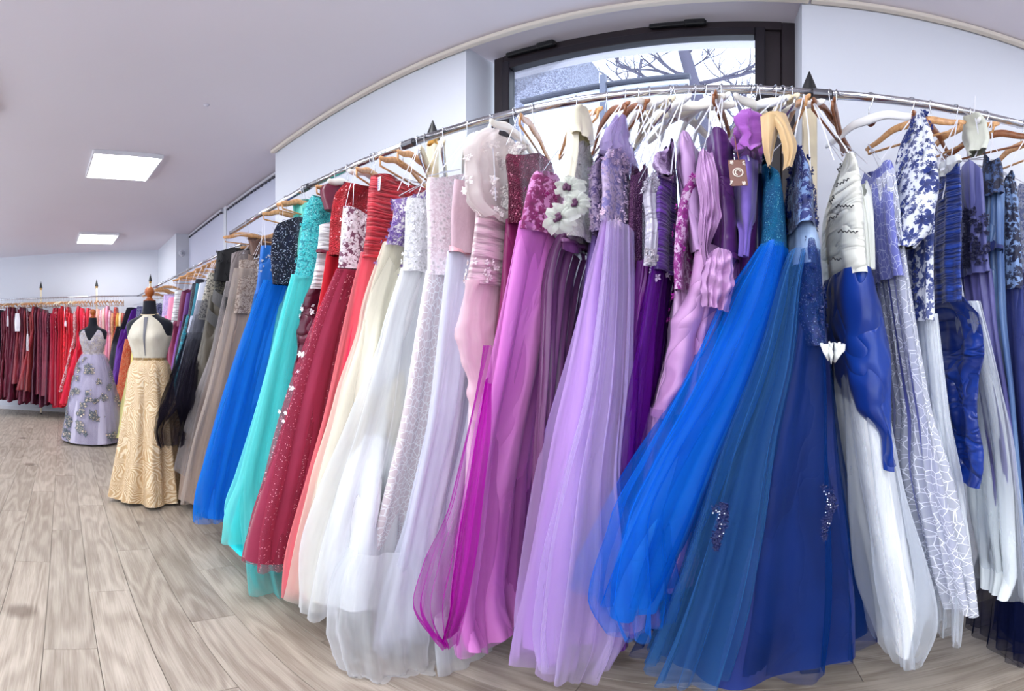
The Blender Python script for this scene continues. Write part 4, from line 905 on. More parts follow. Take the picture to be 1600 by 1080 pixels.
gown('burgundy sequin gown behind the pink and magenta leaf one', 'burgundy sequin gown', [
 dict(n='bodice', m=sequins((92, 16, 50), (128, 30, 70), 200, .35, (220, 150, 170), .05), lv=[(213, 792, 838), (240, 790, 832), (290, 792, 824), (350, 792, 816)], yf=1.08, k=BOD),
 dict(n='skirt', m=satin((110, 24, 74), (140, 44, 100)), lv=[(345, 790, 816), (460, 782, 812), (640, 760, 812), (900, 740, 800)], yf=1.1, k=F())], 'wood', .1)
gown('blush corset gown with ivory ruffled lace shoulder and bubbled pink drape', 'blush corset gown with ivory ruffles', [
 dict(n='bodice', m=ruched((226, 194, 202), (242, 216, 222), 40, .5, .1, .4), lv=[(300, 744, 796), (340, 742, 796), (400, 736, 792), (445, 728, 790)], yf=1.02, k=BOD, app=[dict(mat=cloth((232, 222, 222)), count=70, vr=(.75, 1), fr=(-1.5, 1.3), size=.011)]),
 dict(n='ruffled_shoulder', m=tulle((236, 228, 226), .78, .5), lv=[(206, 756, 786), (216, 735, 796), (240, 722, 800), (275, 722, 798), (310, 726, 796), (340, 752, 794)], yf=(.97, .95), yb=1.3, k=dict(folds=9, amp=(.012, .02), nu=120, nv=40, wrinkle=.8), app=[dict(mat=cloth((236, 230, 228)), count=110, vr=(.02, .98), fr=(-1.5, 1.5), size=.015)]),
 dict(n='drape', m=tulle((248, 222, 230), .8, .5), lv=[(440, 728, 790), (480, 718, 790), (520, 712, 788), (560, 718, 778), (600, 732, 768), (655, 740, 756)], yf=(.99, .97), yb=1.25, k=dict(folds=7, amp=(.01, .02), nu=120, nv=44, wrinkle=.9)),
 dict(n='underskirt', m=cloth((230, 208, 216)), lv=[(445, 735, 790), (600, 735, 790), (760, 730, 780), (940, 720, 780)], yf=1.09, k=F(6, .004, .02))], 'whitep', .2)
gown('dusty pink gown with satin belt and pale lilac tulle skirt', 'dusty pink belted gown', [
 dict(n='bodice', m=cloth((190, 160, 172), (206, 178, 190)), lv=[(268, 708, 728), (320, 704, 730), (395, 702, 732)], yf=1.04, k=BOD),
 dict(n='belt', m=satin((206, 152, 162)), lv=[(382, 701, 733), (396, 701, 733)], yf=1.03, k=dict(BOD, nv=5)),
 dict(n='lining', m=cloth((218, 220, 235)), lv=[(394, 702, 732), (500, 692, 732), (640, 678, 730), (800, 648, 724), (940, 615, 715), (1000, 600, 700)], yf=(1.04, 1.0), k=F(8, .004, .054)),
 dict(n='tulle_overlay', m=tulle((232, 235, 246), .4), lv=[(394, 700, 735), (500, 688, 736), (640, 670, 740), (800, 636, 740), (940, 600, 735), (1024, 586, 720)], yf=(1.02, .95), k=dict(TUL, folds=7, amp=(.004, .04)))], 'black', .6)
gown('blush lace coat gown, its white net skirt patterned with scribbled lines', 'blush lace coat gown', [
 dict(n='bodice', m=lace((222, 206, 214), (236, 226, 232), 34, .5), lv=[(256, 668, 690), (290, 666, 700), (350, 668, 704), (430, 668, 706)], yf=1.03, k=BOD),
 dict(n='skirt', m=crackle((214, 202, 206), (240, 240, 242), 52, .06), lv=[(425, 667, 706), (520, 652, 704), (640, 634, 695), (760, 608, 680), (880, 578, 655), (946, 565, 635)], yf=(1.02, .97), k=F(9, .004, .022, nu=120))], 'whitep', .9)
gown('white gown with beaded lace bodice and gathered tulle hem on the floor', 'white beaded lace gown', [
 dict(n='bodice', m=lace((224, 226, 230), (238, 240, 244), 40, .55, relief=1.2, seq=.04), lv=[(296, 636, 664), (330, 634, 668), (380, 632, 668), (425, 628, 668)], yf=1.04, k=BOD, app=[dict(mat=cloth((236, 238, 242)), count=80, vr=(0, .9), fr=(-1.4, 1.2), size=.011)]),
 dict(n='lining', m=cloth((232, 235, 238), None, .8), lv=[(420, 628, 668), (520, 602, 668), (640, 570, 655), (760, 530, 635), (860, 500, 612), (930, 488, 590)], yf=(1.04, 1.0), k=F(8, .004, .054)),
 dict(n='tulle_overlay', m=tulle((240, 243, 246), .42), lv=[(420, 626, 670), (520, 596, 670), (640, 556, 660), (760, 512, 645), (860, 478, 625), (945, 466, 600)], yf=(1.02, .95), k=dict(TUL, folds=7)),
 dict(n='tulle_train', m=tulle((240, 243, 246), .36), lv=[(850, 545, 630), (900, 520, 650), (980, 516, 680), (1030, 528, 672), (1078, 545, 645)], yf=(.97, .86), yb=1.15, k=dict(folds=9, amp=(.01, .03), nu=140, nv=40, sharp=1, wrinkle=.5)),
 dict(n='tulle_hem', m=tulle((240, 244, 250), .34), lv=[(960, 680, 735), (1000, 678, 740), (1052, 684, 728)], yf=(1.0, .98), yb=1.2, k=dict(folds=6, amp=(.006, .01), nu=60, nv=14, sharp=1))], 'cream', .8)
gown('cream tulle gown with purple beaded floral bodice', 'cream gown with purple beading', [
 dict(n='bodice', m=lace((222, 216, 214), (120, 90, 158), 42, .62, seq=.05), lv=[(288, 612, 640), (330, 614, 642), (385, 602, 638)], yf=1.05, k=BOD, app=[dict(mat=plain((112, 84, 156), .5), count=130, vr=(.05, .98), fr=(-1.4, 1.3), size=.010)]),
 dict(n='lining', m=cloth((224, 218, 200), None, .8), lv=[(380, 600, 640), (500, 568, 640), (620, 535, 620), (760, 496, 600), (860, 476, 580), (920, 468, 550)], yf=(1.05, 1.0), k=F(8, .004, .054)),
 dict(n='tulle_overlay', m=tulle((240, 237, 226), .4), lv=[(380, 598, 642), (500, 560, 642), (620, 524, 630), (760, 484, 612), (870, 464, 590), (935, 458, 560)], yf=(1.03, .96), k=dict(TUL, folds=7), app=[dict(mat=plain((122, 92, 160), .5), count=14, vr=(0, .09), fr=(-1, 1), size=.010)])], 'cream', .5)
gown('coral tulle gown with red ruched bodice and paper slip on its hanger', 'coral tulle gown', [
 dict(n='bodice', m=ruched((186, 20, 44), (214, 44, 62), 60, .45, .2), lv=[(262, 580, 612), (300, 575, 612), (350, 572, 612), (404, 566, 610)], yf=1.05, k=dict(BOD, wrinkle=.5), app=[dict(mat=cloth((170, 12, 36)), count=60, vr=(.82, 1), fr=(-1.5, 1.5), size=.011), dict(mat=cloth((180, 16, 40)), count=34, vr=(.1, .8), fr=(.6, 1.5), size=.011)]),
 dict(n='lining', m=cloth((214, 50, 84), None, .8), lv=[(396, 566, 608), (500, 545, 600), (620, 520, 585), (740, 490, 560), (860, 464, 540), (915, 456, 510)], yf=(1.05, 1.0), k=F(8, .004, .054)),
 dict(n='tulle_overlay', m=tulle((250, 150, 158), .42), lv=[(396, 565, 610), (500, 540, 606), (620, 513, 592), (740, 482, 575), (860, 456, 555), (925, 450, 520)], yf=(1.03, .96), k=TUL)], 'wood', .3)
sl = empty('paper_slip', W(592, 287, 1.06), rz=-.5, label='white paper slip pinned on top of the red ruched bodice', cat='paper')
MB().box((0, 0, 0), (.055, .0015, .055), ry=.3, bevel=.0005).build('sheet', plain((228, 228, 238), .6), sl)
m = MB()
for q in range(5): m.box((0, -.0014, .018-.009*q), (.034-.004*(q % 2), .0008, .0016), ry=0)
m.build('printed_lines', plain((120, 130, 190), .6), sl).rotation_euler.y = .3
gown('plum gown with white leaf lace bodice and dusty maroon glitter skirt', 'plum gown with white lace', [
 dict(n='bodice', m=lace((112, 66, 92), (230, 226, 234), 24, .64), lv=[(318, 536, 572), (350, 533, 574), (400, 530, 570), (420, 528, 568)], yf=1.04, k=BOD, app=[dict(mat=cloth((234, 232, 238)), count=90, vr=(0, .97), fr=(-1.4, 1.3), size=.012)]),
 dict(n='belt', m=satin((110, 26, 50)), lv=[(416, 527, 568), (424, 526, 568)], yf=1.03, k=dict(BOD, nv=4)),
 dict(n='lining', m=cloth((146, 46, 74), None, .8), lv=[(422, 526, 566), (520, 490, 560), (620, 458, 545), (740, 425, 528), (830, 402, 512), (865, 396, 500)], yf=(1.0, .95), k=F(8, .004, .052), app=[]),
 dict(n='tulle_overlay', m=tulle((196, 84, 112), .44, glit=.05, glc=(246, 206, 214)), lv=[(422, 525, 568), (520, 484, 562), (620, 450, 548), (740, 416, 534), (830, 392, 518), (876, 388, 500)], yf=(.99, .92), k=dict(TUL, folds=9), app=[dict(mat=cloth((236, 234, 240)), count=70, vr=(0, .26), fr=(-.2, .9), size=.013), dict(mat=cloth((236, 234, 240)), count=34, vr=(.25, .5), fr=(-1.2, -.9), size=.012)])], 'wood', .4)
gown('red sequin gown squeezed left of the plum and white lace one', 'red sequin gown', [
 dict(n='bodice', m=sequins((150, 10, 26), (196, 24, 44), 190, .3, (250, 170, 180), .05), lv=[(272, 540, 562), (300, 522, 552), (340, 516, 540), (400, 512, 536)], yf=1.07, k=BOD),
 dict(n='skirt', m=cloth((178, 14, 34)), lv=[(395, 510, 536), (470, 500, 526), (560, 480, 520), (640, 462, 512)], yf=(1.1, 1.1), k=F())], 'white', .2)
gown('burgundy satin gown with white ruched bodice and burgundy bow', 'burgundy and white satin gown', [
 dict(n='bow_top', m=satin((84, 22, 44)), lv=[(284, 503, 530), (300, 500, 530), (330, 506, 528)], yf=1.06, yb=1.3, k=dict(BOD, nv=14)),
 dict(n='bodice', m=ruched((214, 212, 218), (232, 232, 238), 45, .5, .3, .5), lv=[(342, 498, 520), (380, 496, 522), (430, 490, 518), (452, 484, 512)], yf=1.05, k=dict(BOD, wrinkle=.6)),
 dict(n='belt', m=satin((92, 24, 46)), lv=[(384, 496, 522), (396, 494, 522)], yf=1.04, k=dict(BOD, nv=4)),
 dict(n='skirt', m=satin((74, 20, 42), (104, 36, 60), .3, .9, 5, 8), lv=[(446, 482, 514), (480, 468, 506), (520, 462, 500), (570, 458, 500), (630, 456, 490)], yf=(1.06, 1.06), k=F(7, .012, .02, wrinkle=1.2), app=[dict(mat=cloth((232, 232, 238)), count=22, vr=(.12, .35), fr=(-1.1, .2), size=.014)])], 'whitep', .5)
gown('turquoise tulle gown with sequinned lace bodice', 'turquoise tulle gown', [
 dict(n='bodice', m=lace((10, 128, 142), (64, 196, 200), 44, .55, seq=.12), lv=[(305, 486, 506), (330, 474, 500), (380, 468, 492), (436, 458, 486)], yf=1.06, k=BOD, app=[dict(mat=plain((60, 190, 196), .35), count=90, vr=(0, 1), fr=(-1.4, 1.2), size=.011)]),
 dict(n='lining', m=cloth((50, 222, 228), None, .8), lv=[(430, 456, 488), (520, 436, 486), (640, 408, 475), (760, 380, 455), (850, 366, 450), (862, 385, 450)], yf=(1.05, 1.0), k=F(8, .004, .054)),
 dict(n='tulle_overlay', m=tulle((140, 244, 240), .5), lv=[(430, 455, 490), (520, 430, 488), (640, 400, 478), (740, 372, 460), (800, 352, 450), (838, 352, 440)], yf=(1.03, .93), k=TUL),
 dict(n='tulle_overlay', m=tulle((120, 226, 226), .4), lv=[(432, 460, 486), (640, 405, 470), (760, 380, 465), (860, 385, 460), (915, 395, 455)], yf=(1.0, .96), k=dict(TUL))], 'wood', .3)
gown('mint and teal satin gown with pale beads behind the navy sequin bodice', 'mint teal satin gown', [
 dict(n='bodice', m=satin((34, 150, 140), (110, 206, 190)), lv=[(300, 456, 480), (330, 458, 478), (400, 452, 474)], yf=1.12, k=BOD),
 dict(n='skirt', m=satin((40, 140, 150)), lv=[(395, 450, 474), (560, 420, 470), (760, 380, 440), (860, 380, 440)], yf=(1.12, 1.05), k=F())], 'wood', .1)
gown('blue gown with navy sequinned bodice and vivid blue tulle skirt', 'vivid blue gown with navy sequins', [
 dict(n='bodice', m=sequins((14, 20, 44), (30, 38, 70), 280, .22, (226, 236, 255), .09), lv=[(335, 434, 452), (360, 427, 458), (400, 423, 460), (445, 426, 456)], yf=1.03, k=BOD),
 dict(n='lining', m=cloth((14, 104, 196), None, .8), lv=[(440, 416, 468), (520, 388, 460), (620, 355, 430), (720, 326, 405), (780, 314, 390), (800, 316, 385)], yf=(1.04, 1.0), k=F(7, .006, .026, wrinkle=.4)),
 dict(n='tulle_overlay', m=tulle((36, 140, 236), .48), lv=[(438, 412, 470), (520, 380, 464), (620, 346, 440), (720, 316, 412), (790, 302, 395), (812, 304, 385)], yf=(1.02, .94), k=TUL)], 'wood', .2)
gown('royal blue strapless gown with silver edging left of the navy sequins', 'royal blue strapless gown', [
 dict(n='bodice', m=satin((30, 96, 176)), lv=[(384, 408, 426), (430, 404, 424), (460, 400, 424)], yf=1.04, k=BOD, app=[dict(mat=plain((186, 190, 205), .3), count=40, vr=(0, .6), fr=(-1.4, -.6), size=.010)]),
 dict(n='skirt', m=tulle((60, 130, 205), .75), lv=[(455, 398, 428), (520, 382, 426), (620, 350, 400), (740, 322, 380), (790, 316, 370)], yf=(1.08, 1.04), k=TUL)], 'wood', .2)
SR = 'gowns on the blinds rail'
gown('brown taffeta gown with ruffled collar, nearest on the blinds rail', 'brown taffeta gown', [
 dict(n='collar', m=satin((84, 58, 48)), lv=[(362, 386, 412), (372, 388, 410), (400, 392, 408)], yf=1.2, yb=1.45, k=dict(BOD, nv=14)),
 dict(n='bodice', m=satin((92, 70, 60), (122, 96, 84)), lv=[(395, 388, 408), (440, 382, 404), (480, 378, 402)], yf=1.1, k=dict(BOD, wrinkle=.5)),
 dict(n='skirt', m=satin((122, 94, 80), (158, 130, 112), .3, .9, 5, 6), lv=[(472, 376, 404), (530, 360, 402), (600, 345, 392), (660, 335, 380), (700, 330, 365), (740, 322, 350)], yf=(1.06, 1.02), k=F(7, .014, .026, wrinkle=1.1))], 'wood', .2, second=False, yb=1.4)
def g2(label, short, top, skirt, rows_b, rows_s, extra=(), hang='wood', rot=.1, yf=(1.08, 1.0), yb=1.55, **kw):
    ps = [dict(n='bodice', m=top, lv=rows_b, yf=yf[0]+.02, k=dict(BOD, nu=48, nv=20)), dict(n='skirt', m=skirt, lv=rows_s, yf=yf, k=dict(kw.pop('k', F(8, .006, .026)), nu=80, nv=34))] + list(extra)
    return gown(label, short, ps, hang, rot, second=True, group=SR, yb=yb, **kw)
g2('taupe gown with grey tulle over brown satin and beaded bodice', 'taupe beaded gown', lace((118, 98, 88), (176, 160, 148), 40), satin((146, 124, 108), (176, 154, 138)), [(400, 374, 396), (440, 372, 394), (490, 366, 392)], [(482, 364, 394), (560, 345, 390), (640, 322, 375), (720, 300, 350), (780, 290, 340)], [
 dict(n='tulle_overlay', m=tulle((206, 192, 182), .42), lv=[(420, 366, 390), (500, 350, 388), (600, 325, 372), (700, 296, 350), (784, 280, 335)], yf=(1.06, .92), k=TUL)])
g2('pewter gown with grey tulle and a fold of brown satin', 'pewter tulle gown', satin((110, 100, 100)), satin((136, 116, 104), (164, 144, 132)), [(392, 362, 378), (440, 358, 380), (500, 350, 378)], [(492, 348, 380), (560, 330, 372), (640, 305, 360), (720, 282, 335), (775, 276, 325)], [
 dict(n='tulle_overlay', m=tulle((178, 172, 174), .44), lv=[(440, 354, 378), (540, 332, 372), (640, 300, 352), (740, 276, 328)], yf=(1.05, .94), k=TUL)])
g2('olive grey gown with slanting black bands and black lace neckline', 'olive gown with black bands', lace((92, 90, 76), (24, 22, 28), 36, .5), satin((86, 82, 74), (108, 102, 92)), [(382, 342, 368), (410, 340, 370), (470, 330, 366)], [(462, 328, 368), (520, 318, 362), (600, 300, 350), (680, 280, 330)], [
 dict(kind='sheet', n='black_band', m=cloth((14, 13, 18)), L=[(334, 452, 1.05), (330, 470, 1.04)], R=[(368, 470, 1.08), (364, 492, 1.08)], k=dict(folds=1, amp=.002, bulge=.02, nu=20, nv=8)),
 dict(kind='sheet', n='black_band', m=cloth((14, 13, 18)), L=[(326, 482, 1.04), (322, 498, 1.03)], R=[(360, 505, 1.08), (356, 524, 1.07)], k=dict(folds=1, amp=.002, bulge=.02, nu=20, nv=8)),
 dict(n='lace_neckline', m=plain((18, 18, 24), .6), lv=[(380, 340, 352), (410, 338, 350), (440, 334, 346)], yf=1.06, k=dict(BOD, nv=12), app=[dict(mat=plain((16, 16, 22), .6), count=60, vr=(0, 1), fr=(-1.5, 1.5), size=.018)])])
g2('silver grey gown with cream beaded top, right of the white one', 'silver grey beaded gown', lace((196, 190, 176), (96, 92, 88), 50, .4), satin((120, 122, 132), (148, 150, 160)), [(418, 326, 340), (450, 320, 342), (500, 308, 336)], [(492, 306, 338), (560, 292, 328), (640, 274, 315), (700, 262, 300)], [
 dict(n='tulle_overlay', m=tulle((110, 112, 124), .45), lv=[(470, 308, 338), (560, 286, 326), (640, 266, 312), (712, 252, 296)], yf=(1.02, .9), k=TUL)])
g2('white satin gown narrow and slanting on the blinds rail', 'white satin gown', cloth((206, 210, 226)), cloth((196, 202, 222)), [(430, 312, 326), (470, 306, 328), (500, 300, 326)], [(494, 298, 328), (540, 288, 318), (580, 280, 305), (640, 272, 296)])
g2('charcoal net gown whose dark tulle falls against the gold mannequin gown', 'charcoal net gown', cloth((40, 40, 50)), cloth((36, 38, 52)), [(436, 306, 322), (480, 298, 320), (520, 290, 315)], [(510, 286, 316), (580, 272, 305), (640, 262, 295), (690, 256, 288)], [
 dict(n='tulle_overlay', m=tulle((34, 30, 42), .4), lv=[(520, 292, 318, 1.0), (570, 276, 308, .88), (620, 260, 300, .76), (670, 244, 290, .66), (702, 250, 284, .64)], yb=.9, k=TUL)])
g2('teal ruched satin gown on the blinds rail', 'teal ruched gown', satin((0, 104, 124)), ruched((0, 122, 150), (20, 154, 178), 50, .4), [(440, 306, 318), (470, 302, 322), (500, 296, 318)], [(492, 292, 320), (540, 280, 312), (590, 268, 296), (640, 264, 290)], k=F(6, .01, .024, wrinkle=.8))
g2('black lace gown with white straps left of the teal one', 'black lace gown', lace((24, 24, 34), (70, 70, 90), 50), cloth((44, 40, 52)), [(438, 300, 312), (470, 296, 312), (500, 292, 310)], [(492, 288, 310), (560, 272, 300), (610, 262, 290)])
g2('purple satin gown thin between black lace and plum', 'thin purple satin gown', satin((92, 42, 120)), satin((104, 44, 128)), [(446, 292, 302), (480, 288, 304), (510, 284, 302)], [(502, 282, 304), (560, 272, 296), (610, 266, 288)])
g2('plum ruffled taffeta gown on the blinds rail', 'plum ruffled taffeta gown', satin((110, 36, 70)), satin((104, 26, 60), (140, 50, 86)), [(450, 284, 296), (480, 280, 296), (510, 276, 294)], [(502, 272, 296), (550, 264, 286), (600, 262, 280)], k=F(6, .01, .024, wrinkle=1.1))
g2('strapless gown with white ruched bodice and burgundy skirt, far right of gold mannequin', 'white and burgundy strapless gown', ruched((206, 206, 212), (226, 228, 232), 40), satin((96, 22, 48), (130, 40, 66)), [(452, 274, 288), (480, 271, 286), (506, 268, 284)], [(500, 264, 286), (550, 258, 278), (596, 256, 272)])
g2('pink satin gown just right of the gold mannequin shoulder', 'pink satin gown', cloth((226, 140, 170)), satin((206, 110, 150)), [(456, 264, 276), (480, 262, 276), (500, 260, 274)], [(494, 258, 274), (560, 252, 268), (610, 250, 266)])
g2('lilac lace gown close to the wooden ball of the gold mannequin', 'lilac lace gown', lace((176, 150, 206), (206, 190, 226), 40), cloth((160, 130, 196)), [(458, 256, 268), (480, 254, 268), (500, 252, 266)], [(494, 250, 268), (560, 246, 262), (610, 244, 260)])
# corner of the room, between the mannequins
g2('orange sequinned gown flaring between the two mannequins', 'orange sequinned gown', sequins((206, 84, 24), (224, 110, 50), 90, .35, (255, 220, 180), .08), lace((212, 76, 24), (232, 140, 90), 30, .4, seq=.05), [(492, 212, 222), (520, 205, 222), (536, 200, 220)], [(530, 196, 222), (560, 190, 216), (600, 184, 208), (640, 180, 202)], yf=(.95, .72), yb=1.2)
g2('pale yellow tulle gown behind the gold mannequin gown', 'pale yellow tulle gown', cloth((244, 228, 140)), cloth((246, 236, 160)), [(540, 206, 224), (560, 204, 222), (580, 202, 220)], [(575, 200, 224), (620, 190, 215), (660, 180, 206), (682, 178, 202)], yf=(.85, .62), yb=1.05)
g2('violet gown beside the lilac mannequin shoulder', 'violet corner gown', cloth((84, 30, 140)), satin((92, 34, 150)), [(478, 206, 220), (500, 200, 218), (520, 194, 214)], [(515, 190, 214), (550, 182, 204), (600, 176, 196)], yf=(.92, .82), yb=1.2)
g2('black satin corner gown left of the violet one', 'black corner gown', cloth((30, 30, 42)), satin((32, 32, 46)), [(476, 198, 208), (500, 192, 206), (516, 186, 202)], [(510, 182, 204), (540, 174, 196), (600, 168, 188)], yf=(.9, .8), yb=1.15)
g2('navy patterned corner gown by the wooden ball of the gold mannequin', 'navy corner gown', lace((40, 50, 96), (150, 150, 190), 40), cloth((60, 60, 110)), [(474, 214, 226), (500, 212, 226), (520, 210, 224)], [(514, 208, 224), (560, 206, 222), (600, 204, 220)], yf=(.98, .9), yb=1.25)
# ------------------------------------------------------------------ mannequins
def bust(sf, zc, amp, rz, w=.055):
    """raise two soft cups on the front of a bodice"""
    me = sf.o.data; V = sf.V; c = V.mean(axis=(0, 1)); fx, fy = math.sin(rz), -math.cos(rz); tx, ty = math.cos(rz), math.sin(rz)
    dx, dy = V[..., 0]-c[0], V[..., 1]-c[1]; f = dx*fx+dy*fy; t = dx*tx+dy*ty
    k = np.zeros(f.shape)
    for s_ in (-1, 1): k += np.exp(-((t-s_*.075)/w)**2-((V[..., 2]-zc)/w)**2)
    k = k*amp*(f > 0)*np.clip(f/.06, 0, 1)
    V[..., 0] += fx*k; V[..., 1] += fy*k
    b = np.array(sf.base); me.vertices.foreach_set('co', (V-b).reshape(-1).astype(np.float32)); me.update()
BODY = [(1.64, .05), (1.56, .058), (1.53, .075, .064), (1.508, .12, .074), (1.485, .168, .085), (1.45, .19, .095), (1.40, .186, .106), (1.33, .165, .122), (1.27, .145, .115), (1.19, .122, .098), (1.10, .150, .116), (.98, .172, .13)]
def body_levels(x, y, dz, off, z0, z1):
    zz = np.linspace(z0, z1, 14); b = np.array([(r[0]+dz, r[1], r[2] if len(r) > 2 else r[1]) for r in BODY[::-1]])
    return [(z, x, y, float(np.interp(z, b[:, 0], b[:, 1]))+off, float(np.interp(z, b[:, 0], b[:, 2]))+off) for z in zz]
def mannequin(x, y, rz, dz, label):
    r = empty('mannequin', (x, y, 0), label=label, cat='mannequin', group='dress mannequins')
    B = [(q[0]+dz, x, y, q[1], q[2] if len(q) > 2 else q[1]) for q in BODY]
    sf = tube_raw('torso', B, cloth((22, 24, 34), None, .8), r, (x, y, 0), folds=3, amp=(0, 0), nu=64, nv=40, rz=rz); sf.base = (x, y, 0); bust(sf, 1.36+dz, .03, rz)
    MB().lathe([(.001, 1.635+dz), (.05, 1.637+dz), (.05, 1.645+dz), (.03, 1.655+dz), (.018, 1.668+dz), (.022, 1.68+dz), (.034, 1.695+dz), (.04, 1.715+dz), (.036, 1.735+dz), (.02, 1.752+dz), (.001, 1.758+dz)], n=20).build('ball_finial', wood_mat((150, 74, 24), (196, 110, 44), .3), r, True)
    MB().lathe([(.014, .03), (.014, 1.0)], n=12).build('pole', CHROME_D, r)
    m = MB(); m.lathe([(.001, .01), (.16, .01), (.15, .03), (.02, .04)], n=24); m.build('base', BLACK, r, True)
    return r
# gold gown on the nearer mannequin
mx, my, mr, mz = -3.36, .68, 1.10, -.04
mannequin(mx, my, mr, mz, 'black mannequin torso with wooden ball finial, wearing the gold gown')
g = empty('gown', (mx, my, 0), label='gold frond-patterned gown with cream halter top on the nearer mannequin', cat='dress')
def ang_front(S): return np.abs(np.angle(np.exp(1j*(S-1.5*PI))))
def sm(x, a, b): t = np.clip((x-a)/(b-a), 0, 1); return t*t*(3-2*t)
top1 = lambda S: sm(ang_front(S), .30, 1.15)*.47+sm(ang_front(S), 1.4, 2.4)*.12
sf = tube_raw('bodice', body_levels(mx, my, mz, .007, 1.525+mz, 1.185+mz), cloth((198, 190, 172), (210, 204, 188), .6, wr=.15), g, (mx, my, 0), folds=5, amp=(0, .002), nu=110, nv=40, rz=mr, top=top1); sf.base = (mx, my, 0); bust(sf, 1.36+mz, .034, mr)
o_ = sf
MB().tube([(.066*math.cos(t), .066*math.sin(t), 1.535+mz+.012*math.sin(t-mr)) for t in np.linspace(0, 2*PI, 33)], .007, 8).build('halter_band', cloth((206, 186, 150)), g, True)
bsf = tube_raw('belt', [(1.195+mz, mx, my, .134, .110), (1.175+mz, mx, my, .134, .110)], sequins((150, 116, 66), (200, 166, 110), 260, .3), g, (mx, my, 0), folds=3, amp=(0, 0), nu=60, nv=4, rz=mr)
# narrow dark keyhole down the front of the bodice
V = sf.V; jf = int(.75*sf.nu); P1 = []
m = MB(); row = []
for i in range(2, sf.nv-3):
    t = (i-2)/(sf.nv-5); w = .014*(1-t)+.002
    p = Vector(V[i, jf]); n = Vector((math.sin(mr), -math.cos(mr), 0)); tt = Vector((math.cos(mr), math.sin(mr), 0))
    row += [p+n*.004-tt*w-Vector((mx, my, 0)), p+n*.006-Vector((mx, my, 0)), p+n*.004+tt*w-Vector((mx, my, 0))]
k_ = len(row)//3; m.add(row, [(i*3+a, i*3+3+a, i*3+4+a, i*3+1+a) for i in range(k_-1) for a in (0, 1)])
m.build('keyhole_net', plain((104, 104, 112), .6), g, True)
tube_raw('skirt', [(1.18+mz, mx, my, .13, .106), (1.08, mx, my, .165, .15), (.8, mx, my, .195, .18), (.45, mx, my, .235, .215), (.02, mx, my, .285, .265)], feather((202, 168, 124), (238, 219, 186)), g, (mx, my, 0), folds=9, amp=(.002, .05), nu=180, nv=50, rz=mr, hemw=.01)
# lilac gown on the farther mannequin
mx, my, mr, mz = -5.6, .39, 1.18, -.035
mannequin(mx, my, mr, mz, 'black mannequin torso wearing the lilac flowered gown, farther from the camera')
g = empty('gown', (mx, my, 0), label='lilac grey V-neck gown strewn with embroidered roses on the farther mannequin', cat='dress')
top2 = lambda S: .05+.42*(1-sm(ang_front(S), .0, .62))+.36*sm(ang_front(S), .72, 1.25)
sf = tube_raw('bodice', body_levels(mx, my, mz, .007, 1.50+mz, 1.17+mz), lace((168, 164, 186), (206, 196, 190), 34, .56), g, (mx, my, 0), folds=5, amp=(0, .002), nu=110, nv=40, rz=mr, top=top2); sf.base = (mx, my, 0); bust(sf, 1.36+mz, .032, mr)
applique(sf, g, (mx, my, 0), cloth((170, 160, 160)), 90, (.1, 1), (-1.6, 1.6), .014, 3)
lv = [(1.175+mz, mx, my, .125, .105), (1.05, mx, my, .175, .16), (.8, mx, my, .245, .23), (.45, mx, my, .32, .30), (.03, mx, my, .385, .365)]
sf = tube_raw('skirt', lv, satin((178, 172, 196), (194, 188, 208), .6, .3), g, (mx, my, 0), folds=7, amp=(.002, .022), nu=140, nv=44, rz=mr)
sf2 = tube_raw('tulle_overlay', lv, tulle((196, 192, 214), .3), g, (mx, my, 0), folds=7, amp=(.002, .03), nu=140, nv=44, rz=mr, off=.022, hemw=.02)
rs = random.Random(8)
for k in range(62):
    a = rs.uniform(-1.7, 1.7); t = rs.uniform(.06, .97)
    for cc, n_, sz in (((92, 100, 108), 12, .030), ((222, 202, 182), 8, .022), ((126, 134, 112), 4, .026)):
        sfx = sf2; 
        applique(sfx, g, (mx, my, 0), cloth(cc), n_, (max(0, t-.025), min(.99, t+.025)), (a-.13, a+.13), sz*(.6+.5*t), 100+k, name='embroidered_rose')

